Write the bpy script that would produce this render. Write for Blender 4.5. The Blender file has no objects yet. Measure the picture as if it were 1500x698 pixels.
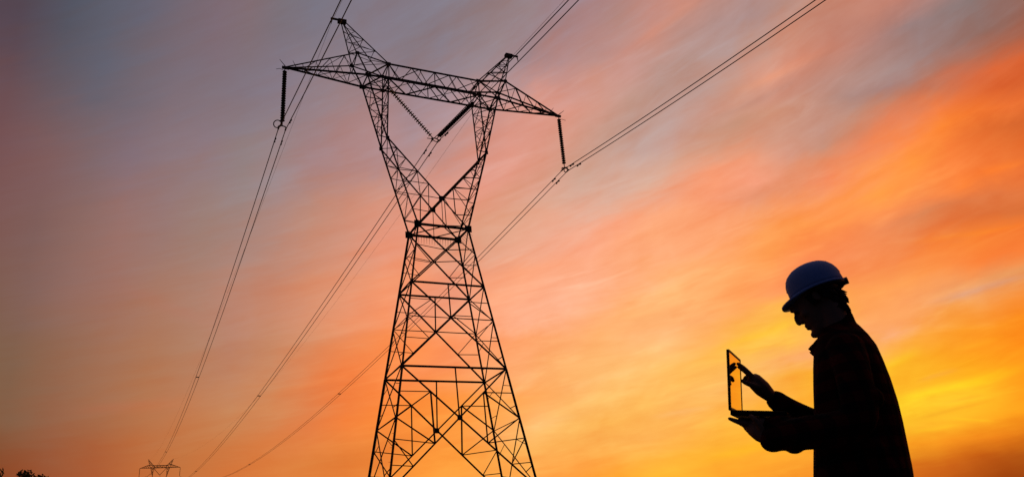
import bpy, bmesh, math, random
from mathutils import Vector, Matrix
import numpy as np

random.seed(7)
sc = bpy.context.scene
COL = sc.collection
R = math.radians

# ------------------------------------------------------------------ camera
cam = bpy.data.cameras.new('camera')
camo = bpy.data.objects.new('camera', cam)
COL.objects.link(camo)
right = Vector((0.90781041, -0.4115163, -0.08083686))
up = Vector((-0.09450675, -0.38853217, 0.91657582))
fwd = Vector((0.40859361, 0.82443744, 0.39160461))
CAM = Vector((-18.6422, -49.2372, 0.55))
camo.matrix_world = Matrix(((right.x, up.x, -fwd.x, CAM.x), (right.y, up.y, -fwd.y, CAM.y),
                            (right.z, up.z, -fwd.z, CAM.z), (0, 0, 0, 1)))
cam.sensor_width = 36.0
cam.lens = 1182.14 / 1500 * 36
cam.clip_start = 0.05
cam.clip_end = 12000
cam.dof.use_dof = True
cam.dof.focus_distance = 52.0
cam.dof.aperture_fstop = 9.0
sc.camera = camo
sc.render.resolution_x = 1024
sc.render.resolution_y = 476

# ------------------------------------------------------------------ exposure
sc.view_settings.view_transform = 'Standard'
sc.view_settings.look = 'None'
sc.view_settings.exposure = 0.0
sc.view_settings.gamma = 1.0

# ------------------------------------------------------------------ sky (world)
# The dusk sky: the afterglow by azimuth and elevation, stirred and streaked by bands of cirrus.
SKY_ELEVATION = [2.0, 3.25, 4.5, 5.75, 7.0, 8.25, 9.5, 10.75, 12.0, 13.25, 14.5, 15.75, 17.0, 18.25, 19.5, 20.75, 22.0, 23.25, 24.5, 25.75, 27.0, 28.25, 29.5, 31.4, 33.3, 35.2, 37.1, 39.0, 40.9, 42.8, 44.7, 46.6]
SKY_AZIMUTH = [-18, -14, -10, -7.0, -4.4, -1.8, 0.8, 3.4, 6.0, 8.6, 11.2, 13.8, 16.4, 19.0, 21.6, 24.2, 26.8, 29.4, 32.0, 34.6, 37.2, 39.8, 42.4, 45.0, 47.6, 50.2, 52.8, 55.4, 58.0, 62, 68]
SKY_ROWS = [
  [[0.2545,0.0546,0.0145],[0.2545,0.0546,0.0145],[0.2545,0.0546,0.0145],[0.2545,0.0546,0.0145],[0.2545,0.0547,0.0146],[0.2543,0.0559,0.0152],[0.2519,0.0619,0.0191],[0.2443,0.08,0.0322],[0.233,0.1033,0.052],[0.22,0.1123,0.0621],[0.2088,0.1104,0.0633],[0.2033,0.1075,0.0651],[0.2009,0.1049,0.0705],[0.2012,0.103,0.075],[0.2042,0.1001,0.0789],[0.2084,0.0958,0.0835],[0.2089,0.0932,0.0857],[0.2039,0.0908,0.0851],[0.1946,0.0872,0.0831],[0.1857,0.084,0.082],[0.1737,0.0801,0.0821],[0.1594,0.0756,0.0826],[0.1475,0.0725,0.0828],[0.1182,0.0661,0.0825],[0.0963,0.0611,0.0822],[0.0924,0.0601,0.082],[0.0921,0.06,0.0819],[0.0921,0.06,0.0819],[0.0921,0.06,0.0819],[0.0921,0.06,0.0819],[0.0921,0.06,0.0819],[0.0921,0.06,0.0819]],
  [[0.2545,0.0546,0.0145],[0.2545,0.0546,0.0145],[0.2545,0.0546,0.0145],[0.2545,0.0546,0.0145],[0.2545,0.0547,0.0146],[0.2544,0.0557,0.0152],[0.2524,0.0607,0.0183],[0.2459,0.0761,0.0292],[0.2356,0.0989,0.048],[0.2237,0.1115,0.0606],[0.2119,0.1114,0.0633],[0.2049,0.1085,0.0639],[0.2017,0.106,0.068],[0.2007,0.1039,0.0731],[0.2023,0.1019,0.0766],[0.2061,0.0983,0.0808],[0.2091,0.0947,0.0846],[0.208,0.0925,0.0858],[0.2016,0.0899,0.0846],[0.1925,0.0864,0.0827],[0.1839,0.0834,0.0819],[0.1716,0.0794,0.0822],[0.1581,0.0753,0.0826],[0.1387,0.0706,0.0827],[0.1076,0.0637,0.0824],[0.0942,0.0605,0.0821],[0.0922,0.0599,0.0818],[0.0921,0.0597,0.0814],[0.092,0.0595,0.081],[0.0917,0.0593,0.0806],[0.0911,0.0593,0.0805],[0.0901,0.0595,0.0807]],
  [[0.2545,0.0546,0.0145],[0.2545,0.0546,0.0145],[0.2545,0.0546,0.0145],[0.2545,0.0546,0.0145],[0.2546,0.0547,0.0146],[0.2544,0.0557,0.0151],[0.2526,0.0601,0.0179],[0.247,0.0736,0.0273],[0.2374,0.0954,0.0448],[0.2265,0.1102,0.0589],[0.2147,0.1121,0.0631],[0.2065,0.1094,0.0635],[0.2026,0.1068,0.0665],[0.2017,0.1046,0.0726],[0.2036,0.103,0.0772],[0.2068,0.1002,0.0818],[0.2083,0.0972,0.086],[0.2064,0.0957,0.0877],[0.2012,0.0933,0.0875],[0.1939,0.0893,0.0867],[0.1863,0.0857,0.0866],[0.1753,0.0824,0.0862],[0.1624,0.0792,0.085],[0.1433,0.0755,0.084],[0.1108,0.0676,0.0833],[0.0908,0.0629,0.0835],[0.0854,0.0633,0.0854],[0.0834,0.0656,0.0886],[0.0822,0.0691,0.0931],[0.0817,0.0733,0.0984],[0.082,0.0776,0.104],[0.0832,0.0816,0.1092]],
  [[0.255,0.055,0.0147],[0.2553,0.0552,0.0148],[0.2557,0.0555,0.0149],[0.2563,0.0558,0.0151],[0.2573,0.0572,0.0158],[0.2574,0.0637,0.0198],[0.2528,0.0781,0.03],[0.2436,0.0973,0.0458],[0.2342,0.1111,0.059],[0.2268,0.1163,0.0655],[0.2231,0.1175,0.069],[0.2233,0.1177,0.0742],[0.2257,0.1174,0.0828],[0.2275,0.1174,0.0909],[0.226,0.1171,0.0958],[0.2203,0.1153,0.0985],[0.2148,0.1135,0.1005],[0.2132,0.1126,0.1024],[0.2138,0.1112,0.1041],[0.2141,0.1093,0.1054],[0.2116,0.1081,0.1068],[0.2012,0.1072,0.1092],[0.1774,0.1054,0.1136],[0.1371,0.1018,0.1214],[0.1115,0.0968,0.1225],[0.093,0.0907,0.1194],[0.0883,0.0898,0.1196],[0.0886,0.091,0.1214],[0.0902,0.0932,0.1242],[0.0922,0.0954,0.1273],[0.0947,0.098,0.1306],[0.098,0.101,0.1347]],
  [[0.3044,0.071,0.0217],[0.3109,0.0726,0.0224],[0.3172,0.0741,0.023],[0.3232,0.0754,0.0236],[0.3265,0.0781,0.0252],[0.325,0.0859,0.0308],[0.3213,0.0989,0.041],[0.316,0.1141,0.0541],[0.3087,0.1263,0.0658],[0.299,0.1335,0.0742],[0.2906,0.1372,0.0803],[0.2872,0.1396,0.0866],[0.2891,0.1424,0.0971],[0.2925,0.1452,0.1095],[0.2919,0.146,0.1167],[0.2853,0.1444,0.1186],[0.2765,0.142,0.1186],[0.2688,0.1402,0.1195],[0.2576,0.1382,0.123],[0.2407,0.1356,0.1293],[0.225,0.1336,0.1354],[0.2093,0.132,0.1404],[0.1843,0.1293,0.146],[0.1427,0.1237,0.1547],[0.126,0.1199,0.1559],[0.1157,0.1145,0.1512],[0.1111,0.1118,0.1487],[0.111,0.1119,0.1492],[0.1129,0.1134,0.1512],[0.1155,0.1153,0.1538],[0.1178,0.1168,0.1559],[0.1201,0.1182,0.1577]],
  [[0.4121,0.0943,0.0277],[0.4191,0.0961,0.0279],[0.4261,0.0981,0.0281],[0.4329,0.1001,0.0283],[0.4292,0.1006,0.0291],[0.4167,0.1045,0.0328],[0.4053,0.1169,0.0417],[0.3948,0.1348,0.0553],[0.3851,0.1498,0.0692],[0.375,0.1585,0.0812],[0.3655,0.1625,0.0905],[0.3584,0.1638,0.0979],[0.3533,0.164,0.1069],[0.3491,0.1638,0.1163],[0.3442,0.1636,0.1231],[0.3368,0.1639,0.1295],[0.3281,0.1645,0.1364],[0.3204,0.1646,0.1415],[0.309,0.164,0.1471],[0.2856,0.1622,0.1581],[0.2553,0.1595,0.1725],[0.2317,0.156,0.1801],[0.2106,0.1505,0.1782],[0.1807,0.1411,0.1691],[0.1653,0.136,0.1656],[0.1485,0.1301,0.1656],[0.1371,0.126,0.1659],[0.1342,0.1249,0.1658],[0.1343,0.125,0.1661],[0.1377,0.1263,0.1672],[0.1413,0.1276,0.1681],[0.1452,0.129,0.1686]],
  [[0.5287,0.1419,0.0346],[0.5316,0.1444,0.0354],[0.5339,0.1468,0.0362],[0.5359,0.1492,0.037],[0.5318,0.1452,0.036],[0.5209,0.1427,0.0379],[0.5091,0.1506,0.0465],[0.4953,0.163,0.0582],[0.4762,0.1735,0.0697],[0.4531,0.1808,0.0818],[0.4344,0.184,0.0918],[0.4233,0.1843,0.0988],[0.4145,0.1861,0.1085],[0.4048,0.1899,0.1219],[0.3933,0.1917,0.132],[0.3739,0.1914,0.1419],[0.347,0.19,0.1551],[0.3268,0.1879,0.1651],[0.3148,0.1857,0.1707],[0.3011,0.1837,0.1778],[0.2812,0.1821,0.1891],[0.262,0.1797,0.1975],[0.244,0.1745,0.1979],[0.2164,0.1621,0.1899],[0.2013,0.1529,0.1817],[0.1883,0.1436,0.1722],[0.1794,0.1384,0.1675],[0.1752,0.1368,0.1668],[0.1723,0.1361,0.1669],[0.1759,0.1369,0.1666],[0.1793,0.1376,0.1662],[0.1826,0.1383,0.166]],
  [[0.5751,0.1727,0.0455],[0.5789,0.1732,0.0455],[0.5828,0.1736,0.0455],[0.5869,0.1741,0.0454],[0.57,0.1728,0.046],[0.5553,0.1741,0.0484],[0.5541,0.1816,0.0557],[0.5558,0.1928,0.0685],[0.5441,0.1983,0.0801],[0.515,0.2014,0.0928],[0.4811,0.2066,0.1081],[0.4583,0.2119,0.1211],[0.4466,0.2163,0.1342],[0.4385,0.2191,0.1481],[0.4278,0.2191,0.1562],[0.4062,0.2174,0.1624],[0.3731,0.2153,0.1716],[0.3481,0.2133,0.1792],[0.3347,0.2112,0.1837],[0.3215,0.2076,0.1898],[0.3028,0.2017,0.2002],[0.285,0.195,0.2091],[0.2689,0.1885,0.2114],[0.2356,0.1765,0.2045],[0.2163,0.166,0.194],[0.2121,0.1531,0.1799],[0.2085,0.145,0.1713],[0.2048,0.1428,0.1688],[0.2016,0.1419,0.1678],[0.2023,0.1421,0.168],[0.2042,0.1425,0.1685],[0.2062,0.1429,0.169]],
  [[0.6873,0.1989,0.0485],[0.6894,0.1999,0.0487],[0.6914,0.2008,0.0488],[0.6933,0.2018,0.049],[0.6783,0.1949,0.0479],[0.651,0.1892,0.0489],[0.6188,0.1977,0.0589],[0.5965,0.2203,0.0793],[0.5806,0.234,0.0979],[0.552,0.2323,0.1134],[0.5202,0.2244,0.1248],[0.5019,0.2201,0.133],[0.5017,0.2258,0.1463],[0.505,0.234,0.1599],[0.4969,0.2367,0.1668],[0.4716,0.2366,0.1743],[0.4247,0.2355,0.1882],[0.3854,0.2331,0.1983],[0.3625,0.23,0.2016],[0.3399,0.227,0.2064],[0.3143,0.2242,0.2145],[0.2972,0.2207,0.2193],[0.2848,0.2142,0.22],[0.253,0.1925,0.2172],[0.228,0.1766,0.2106],[0.2193,0.1687,0.1961],[0.2194,0.1608,0.1821],[0.2221,0.1562,0.1774],[0.2233,0.1528,0.1755],[0.2233,0.1522,0.1751],[0.2234,0.1531,0.1755],[0.2233,0.154,0.176]],
  [[0.7338,0.2291,0.054],[0.7344,0.2294,0.054],[0.7349,0.2296,0.054],[0.7354,0.2299,0.054],[0.7281,0.2254,0.054],[0.7195,0.2166,0.0532],[0.7037,0.2111,0.0584],[0.6741,0.2209,0.0737],[0.6494,0.2365,0.0894],[0.6301,0.246,0.1058],[0.5972,0.2472,0.1214],[0.5728,0.2464,0.1301],[0.5758,0.2472,0.1379],[0.5851,0.2487,0.1497],[0.5681,0.2469,0.159],[0.5426,0.2459,0.1669],[0.5069,0.2484,0.1807],[0.4659,0.251,0.1986],[0.4353,0.2493,0.21],[0.4061,0.2444,0.2184],[0.3698,0.2385,0.2295],[0.3412,0.2348,0.2365],[0.3211,0.2306,0.2367],[0.2815,0.2114,0.2317],[0.2494,0.1912,0.2274],[0.226,0.1819,0.2232],[0.2039,0.1759,0.2128],[0.2023,0.1722,0.2022],[0.2061,0.1689,0.1935],[0.2082,0.1674,0.19],[0.2075,0.1679,0.1911],[0.2068,0.1684,0.1922]],
  [[0.768,0.2224,0.0443],[0.7683,0.2222,0.0442],[0.7686,0.2221,0.0441],[0.7689,0.2219,0.044],[0.7572,0.2286,0.0485],[0.7527,0.2323,0.0528],[0.7787,0.2231,0.0546],[0.7779,0.211,0.0595],[0.752,0.2146,0.068],[0.7571,0.2334,0.0819],[0.7476,0.2469,0.0969],[0.7109,0.251,0.1088],[0.6896,0.2624,0.1291],[0.7007,0.2768,0.1504],[0.6946,0.2753,0.1529],[0.6669,0.2684,0.1544],[0.6234,0.2623,0.1641],[0.5831,0.2601,0.1732],[0.5434,0.2589,0.1814],[0.4955,0.254,0.1944],[0.4377,0.2424,0.2143],[0.3941,0.2336,0.232],[0.3711,0.2315,0.2403],[0.3323,0.2257,0.2413],[0.2938,0.2145,0.2393],[0.2596,0.2015,0.2344],[0.2115,0.1853,0.2298],[0.1968,0.181,0.2287],[0.1957,0.1796,0.2252],[0.1963,0.1784,0.2213],[0.1962,0.1785,0.2217],[0.1962,0.1786,0.2221]],
  [[0.8387,0.2321,0.0393],[0.8387,0.2321,0.0393],[0.8386,0.2321,0.0393],[0.833,0.2297,0.0392],[0.7942,0.2165,0.0392],[0.7811,0.2189,0.0417],[0.8386,0.233,0.046],[0.9137,0.2282,0.0475],[0.8861,0.2187,0.0519],[0.8887,0.2324,0.0629],[0.901,0.2481,0.0733],[0.8641,0.2514,0.0832],[0.8345,0.2654,0.1062],[0.835,0.2933,0.1432],[0.8007,0.2999,0.16],[0.7598,0.2969,0.168],[0.7126,0.2933,0.1817],[0.664,0.2857,0.1905],[0.6379,0.2739,0.1846],[0.6049,0.2637,0.1825],[0.5233,0.2517,0.2005],[0.4537,0.2393,0.2186],[0.4284,0.2327,0.2223],[0.3953,0.2281,0.2277],[0.3354,0.2219,0.2333],[0.3011,0.2123,0.2321],[0.2425,0.1902,0.2225],[0.2162,0.182,0.221],[0.203,0.1812,0.2263],[0.1977,0.1811,0.229],[0.1977,0.1811,0.229],[0.1977,0.1811,0.229]],
  [[0.9846,0.3175,0.0446],[0.9841,0.3169,0.0446],[0.9835,0.3163,0.0446],[0.9773,0.31,0.0442],[0.9286,0.2756,0.0421],[0.8492,0.2349,0.0393],[0.8598,0.2373,0.0408],[0.9714,0.264,0.0447],[0.9798,0.25,0.0464],[0.9697,0.2475,0.0572],[0.9831,0.2594,0.0666],[0.9691,0.2572,0.068],[0.9353,0.2577,0.077],[0.9248,0.285,0.1174],[0.9178,0.2991,0.1378],[0.8832,0.3016,0.1477],[0.8279,0.3023,0.1723],[0.7859,0.3036,0.195],[0.7372,0.3045,0.205],[0.6825,0.3,0.2096],[0.6057,0.2834,0.214],[0.4777,0.2576,0.2388],[0.447,0.2502,0.2442],[0.438,0.2419,0.2342],[0.3587,0.222,0.2293],[0.2693,0.2027,0.2293],[0.2414,0.1887,0.221],[0.2297,0.1823,0.2168],[0.2248,0.1813,0.2162],[0.2211,0.1812,0.2172],[0.2208,0.1812,0.2174],[0.2205,0.1812,0.2175]],
  [[0.9999,0.3587,0.0499],[0.9999,0.3581,0.0497],[0.9999,0.3575,0.0495],[0.9997,0.3521,0.0479],[0.998,0.3368,0.0456],[0.9859,0.314,0.0447],[0.9618,0.2904,0.0453],[0.9903,0.2962,0.0466],[0.9968,0.2887,0.0477],[0.9752,0.2797,0.0747],[0.9716,0.2795,0.0906],[0.9909,0.2723,0.0769],[0.9512,0.2775,0.0949],[0.8624,0.2976,0.158],[0.8679,0.3023,0.1652],[0.916,0.3029,0.146],[0.865,0.3067,0.1657],[0.8197,0.3061,0.1893],[0.8087,0.3017,0.195],[0.75,0.3012,0.2079],[0.6374,0.2983,0.2337],[0.5592,0.2934,0.2547],[0.4525,0.2779,0.2793],[0.3921,0.2567,0.2749],[0.3586,0.2412,0.2622],[0.2525,0.2029,0.2406],[0.2404,0.1988,0.2364],[0.2315,0.1916,0.2275],[0.2305,0.1848,0.2199],[0.2292,0.182,0.2168],[0.229,0.1819,0.2166],[0.2288,0.1818,0.2165]],
  [[1.0,0.3881,0.0667],[1.0,0.3873,0.066],[1.0,0.3864,0.0654],[1.0,0.3785,0.0597],[1.0,0.3675,0.0532],[0.9999,0.3539,0.0497],[0.9993,0.3419,0.0567],[0.9996,0.3223,0.0517],[0.9999,0.3152,0.0569],[0.9916,0.3317,0.0973],[0.9591,0.2911,0.1067],[0.9589,0.2901,0.1083],[0.9747,0.3388,0.1515],[0.9236,0.3423,0.1805],[0.8479,0.3095,0.1815],[0.8279,0.3129,0.1879],[0.7682,0.3517,0.224],[0.7766,0.3372,0.2161],[0.7898,0.3165,0.2052],[0.7808,0.3089,0.2093],[0.7274,0.3022,0.2216],[0.607,0.2917,0.2413],[0.5395,0.2868,0.2576],[0.4646,0.2893,0.2936],[0.3958,0.267,0.2886],[0.2855,0.2157,0.2447],[0.2484,0.2052,0.2449],[0.2413,0.2042,0.2456],[0.2325,0.1961,0.2333],[0.2309,0.1918,0.2277],[0.2308,0.1912,0.227],[0.2308,0.1905,0.2262]],
  [[1.0,0.3871,0.0713],[1.0,0.3885,0.0719],[1.0,0.3898,0.0725],[1.0,0.3979,0.0755],[1.0,0.3983,0.0715],[1.0,0.4267,0.0859],[1.0,0.4153,0.1145],[1.0,0.3644,0.0782],[1.0,0.3534,0.0732],[1.0,0.3904,0.1502],[0.9991,0.378,0.1463],[0.9735,0.3253,0.1271],[0.9848,0.3761,0.1909],[0.9875,0.3929,0.21],[0.9741,0.3771,0.1958],[0.8913,0.3462,0.1961],[0.7938,0.3636,0.2324],[0.7454,0.3694,0.2414],[0.7533,0.3586,0.2341],[0.7761,0.3279,0.2225],[0.7827,0.3141,0.2217],[0.7442,0.3092,0.2287],[0.6636,0.3013,0.2397],[0.5465,0.2904,0.2607],[0.4706,0.2867,0.2855],[0.3359,0.2361,0.249],[0.2798,0.2094,0.2313],[0.259,0.2081,0.2413],[0.2403,0.2077,0.2518],[0.2366,0.204,0.2462],[0.2358,0.2027,0.244],[0.2349,0.2012,0.2416]],
  [[1.0,0.3415,0.0447],[1.0,0.342,0.0457],[1.0,0.3428,0.0468],[1.0,0.3649,0.0611],[1.0,0.4034,0.0779],[0.9997,0.491,0.1187],[0.9992,0.5001,0.1439],[1.0,0.4301,0.1302],[1.0,0.3937,0.1033],[1.0,0.441,0.1665],[1.0,0.408,0.1652],[1.0,0.3846,0.1523],[0.9995,0.4472,0.2605],[0.9996,0.4369,0.2542],[0.9946,0.4074,0.2249],[0.9769,0.3881,0.2078],[0.8579,0.3897,0.2514],[0.8152,0.3906,0.2561],[0.7587,0.3786,0.2507],[0.7396,0.355,0.2421],[0.7597,0.3279,0.2321],[0.7684,0.3198,0.2322],[0.7387,0.3197,0.2446],[0.6826,0.3081,0.2442],[0.5481,0.2897,0.2574],[0.3539,0.2448,0.2599],[0.3167,0.225,0.234],[0.286,0.2117,0.2308],[0.2738,0.2086,0.2335],[0.2484,0.2085,0.2479],[0.2449,0.2085,0.25],[0.2425,0.2085,0.2514]],
  [[1.0,0.3887,0.0317],[1.0,0.3837,0.0321],[1.0,0.3761,0.0329],[1.0,0.3414,0.0412],[1.0,0.3682,0.0607],[0.9996,0.4789,0.1023],[0.9905,0.5091,0.126],[0.9979,0.499,0.1423],[1.0,0.4587,0.1429],[1.0,0.4682,0.1544],[1.0,0.4494,0.1647],[1.0,0.4223,0.1713],[1.0,0.4315,0.228],[1.0,0.4576,0.274],[1.0,0.4464,0.2638],[0.9907,0.4167,0.2393],[0.9158,0.4078,0.2601],[0.8593,0.3962,0.264],[0.81,0.3895,0.2609],[0.7131,0.3739,0.2631],[0.7157,0.3505,0.2527],[0.734,0.3329,0.2423],[0.7302,0.3302,0.2521],[0.7225,0.3251,0.2556],[0.67,0.305,0.2446],[0.3684,0.2405,0.255],[0.3417,0.235,0.2538],[0.3157,0.224,0.2323],[0.2952,0.2155,0.2307],[0.2798,0.2091,0.2308],[0.279,0.2089,0.231],[0.2782,0.2088,0.2313]],
  [[1.0,0.4499,0.0294],[1.0,0.449,0.0293],[1.0,0.4436,0.0292],[1.0,0.3958,0.0311],[1.0,0.3662,0.048],[0.9999,0.4752,0.0984],[0.9916,0.4776,0.0935],[0.9872,0.4963,0.122],[0.9995,0.5207,0.1545],[1.0,0.5047,0.167],[1.0,0.4724,0.1619],[1.0,0.4497,0.1639],[1.0,0.4274,0.1737],[1.0,0.4275,0.2188],[1.0,0.4496,0.2593],[0.9984,0.4313,0.2476],[0.9761,0.3976,0.235],[0.9092,0.4061,0.2609],[0.792,0.3969,0.2784],[0.6864,0.3776,0.2787],[0.6269,0.3692,0.2779],[0.6476,0.3525,0.2673],[0.6822,0.3354,0.251],[0.7149,0.3312,0.2571],[0.6041,0.2953,0.25],[0.4644,0.2497,0.2348],[0.3714,0.235,0.2514],[0.335,0.2262,0.2478],[0.3152,0.2234,0.2318],[0.313,0.2228,0.2308],[0.3113,0.2221,0.2308],[0.3073,0.2205,0.2307]],
  [[0.9999,0.4034,0.0286],[0.9999,0.4089,0.0289],[1.0,0.4306,0.0298],[1.0,0.4515,0.0294],[0.9999,0.4221,0.0434],[1.0,0.4661,0.097],[0.9993,0.4844,0.0992],[0.9951,0.4838,0.1021],[0.9994,0.5122,0.1337],[1.0,0.5117,0.1543],[1.0,0.4952,0.1748],[1.0,0.4666,0.1827],[1.0,0.4438,0.1576],[1.0,0.4249,0.1694],[1.0,0.4216,0.2047],[1.0,0.4243,0.216],[0.9976,0.4021,0.2083],[0.971,0.397,0.2322],[0.8035,0.4016,0.2724],[0.69,0.3909,0.2935],[0.6414,0.3716,0.2891],[0.5749,0.3598,0.2945],[0.5871,0.3545,0.2848],[0.6508,0.3266,0.2542],[0.6298,0.3138,0.2527],[0.4796,0.2593,0.2326],[0.4262,0.2338,0.2252],[0.3742,0.2349,0.251],[0.3335,0.224,0.2463],[0.329,0.2237,0.2432],[0.3245,0.2236,0.2395],[0.3193,0.2235,0.2352]],
  [[0.9921,0.3516,0.0235],[0.9939,0.3544,0.0237],[0.9987,0.3702,0.0254],[0.9999,0.4153,0.0295],[0.998,0.4548,0.038],[0.9997,0.4453,0.071],[1.0,0.4706,0.1031],[0.9998,0.4961,0.1154],[0.9999,0.4956,0.1039],[1.0,0.4899,0.1104],[1.0,0.4687,0.1534],[1.0,0.4695,0.184],[1.0,0.448,0.1633],[1.0,0.4343,0.1531],[1.0,0.4216,0.1678],[1.0,0.4154,0.2001],[0.9995,0.4123,0.1944],[0.9825,0.3968,0.203],[0.8605,0.3874,0.2424],[0.7192,0.3989,0.284],[0.6617,0.3808,0.2907],[0.5537,0.3458,0.2936],[0.5322,0.3508,0.3057],[0.5566,0.3421,0.2827],[0.5961,0.3093,0.2585],[0.5665,0.2648,0.2141],[0.4505,0.2497,0.2211],[0.4149,0.2296,0.2242],[0.3731,0.2347,0.251],[0.3591,0.2313,0.2501],[0.3471,0.2278,0.2485],[0.3388,0.2253,0.2473]],
  [[0.9614,0.33,0.0254],[0.963,0.3307,0.0252],[0.978,0.3387,0.0237],[0.9971,0.3607,0.0242],[0.9924,0.4454,0.0332],[0.9958,0.4554,0.0473],[1.0,0.4479,0.0672],[1.0,0.5081,0.1297],[1.0,0.5025,0.108],[1.0,0.4924,0.0821],[1.0,0.4399,0.1151],[1.0,0.434,0.1503],[1.0,0.3998,0.1322],[1.0,0.4116,0.1448],[1.0,0.4188,0.1527],[0.9999,0.3912,0.1739],[0.9991,0.4088,0.1991],[0.989,0.3934,0.192],[0.9205,0.3657,0.2062],[0.814,0.3755,0.2431],[0.6773,0.3667,0.2626],[0.5896,0.3285,0.2639],[0.537,0.333,0.2863],[0.5014,0.3318,0.296],[0.5057,0.3156,0.2772],[0.587,0.2715,0.2107],[0.5419,0.2573,0.213],[0.442,0.2457,0.2165],[0.4159,0.2292,0.2223],[0.4063,0.2295,0.23],[0.3968,0.2317,0.2383],[0.3887,0.2342,0.2454]],
  [[0.9542,0.3265,0.0261],[0.9557,0.3275,0.0261],[0.9578,0.3285,0.0259],[0.9706,0.3363,0.0245],[0.9954,0.3996,0.0263],[0.9937,0.4422,0.0339],[0.9998,0.4385,0.0462],[1.0,0.495,0.1088],[1.0,0.5219,0.1348],[1.0,0.5212,0.0714],[1.0,0.4937,0.0796],[1.0,0.4257,0.115],[1.0,0.349,0.1009],[1.0,0.3666,0.1099],[1.0,0.3823,0.1239],[0.9997,0.3742,0.1409],[0.9848,0.3782,0.1732],[0.96,0.3645,0.1989],[0.9751,0.3588,0.189],[0.904,0.3567,0.2033],[0.6751,0.3337,0.2239],[0.5963,0.3174,0.2313],[0.5939,0.3204,0.2523],[0.4994,0.3142,0.274],[0.4771,0.3144,0.2856],[0.4893,0.2806,0.2436],[0.6014,0.2622,0.1961],[0.5144,0.2558,0.2191],[0.4464,0.249,0.2203],[0.4409,0.2451,0.2159],[0.4372,0.2404,0.213],[0.4319,0.2352,0.2131]],
  [[0.7043,0.1685,0.0114],[0.7276,0.1816,0.0125],[0.9509,0.3244,0.0259],[0.9582,0.3302,0.0261],[0.9959,0.3861,0.0253],[0.9992,0.4121,0.0305],[0.9999,0.4143,0.0323],[0.9999,0.4708,0.055],[0.9993,0.4569,0.1431],[1.0,0.5197,0.08],[1.0,0.53,0.0695],[1.0,0.4892,0.0792],[0.9998,0.3182,0.106],[0.9999,0.3329,0.0966],[1.0,0.3456,0.0841],[0.9998,0.3654,0.1032],[0.9533,0.3499,0.138],[0.8166,0.3206,0.1803],[0.9285,0.3423,0.2007],[0.8915,0.3462,0.1962],[0.6656,0.318,0.2089],[0.5841,0.3084,0.2133],[0.6413,0.3063,0.2139],[0.5817,0.3057,0.2328],[0.4707,0.2941,0.261],[0.4494,0.2756,0.251],[0.5205,0.2657,0.2171],[0.6076,0.262,0.1958],[0.5726,0.2591,0.2053],[0.5386,0.257,0.2137],[0.5012,0.2552,0.2216],[0.4692,0.2533,0.2249]],
  [[0.6678,0.1504,0.0107],[0.6831,0.1575,0.011],[0.7112,0.1736,0.0116],[0.9869,0.4246,0.0238],[0.9875,0.4985,0.0261],[0.997,0.6225,0.0232],[0.9988,0.4521,0.0267],[0.9987,0.5275,0.0282],[0.9954,0.4253,0.1505],[0.9989,0.4143,0.1339],[1.0,0.4813,0.0831],[0.9996,0.4305,0.0796],[0.9843,0.2993,0.1046],[0.9931,0.2915,0.1017],[0.9986,0.2931,0.075],[0.9999,0.3323,0.0775],[0.9592,0.3126,0.11],[0.8257,0.2867,0.1383],[0.7908,0.3133,0.1796],[0.6903,0.3044,0.2074],[0.6444,0.3137,0.22],[0.6399,0.311,0.2093],[0.617,0.2757,0.1938],[0.7075,0.297,0.1974],[0.528,0.2843,0.2209],[0.4242,0.2577,0.2367],[0.4505,0.2707,0.2444],[0.5415,0.2636,0.21],[0.5662,0.2624,0.2033],[0.592,0.2621,0.1976],[0.6075,0.2622,0.1953],[0.6006,0.2613,0.198]],
  [[0.5699,0.1151,0.0096],[0.6215,0.1317,0.0103],[0.6791,0.1562,0.011],[0.9854,0.4063,0.0207],[0.9806,0.4891,0.0241],[0.9931,0.6259,0.0235],[0.9978,0.4773,0.0233],[0.9942,0.5108,0.025],[0.9931,0.437,0.1107],[0.9941,0.4055,0.1425],[0.9998,0.3804,0.1062],[0.9987,0.3613,0.0925],[0.9492,0.2729,0.081],[0.9494,0.28,0.0984],[0.9639,0.2637,0.0793],[0.998,0.2898,0.0699],[0.9935,0.3031,0.075],[0.9205,0.2753,0.1221],[0.7959,0.2816,0.1411],[0.5775,0.2769,0.1914],[0.5646,0.2827,0.2115],[0.5875,0.2966,0.2193],[0.5678,0.2629,0.1958],[0.6605,0.2763,0.1901],[0.5917,0.2565,0.1736],[0.4758,0.2658,0.2188],[0.4287,0.2619,0.2415],[0.4487,0.2702,0.2444],[0.4609,0.2698,0.2394],[0.488,0.268,0.2284],[0.5177,0.2655,0.2175],[0.5445,0.2634,0.2091]],
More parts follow.
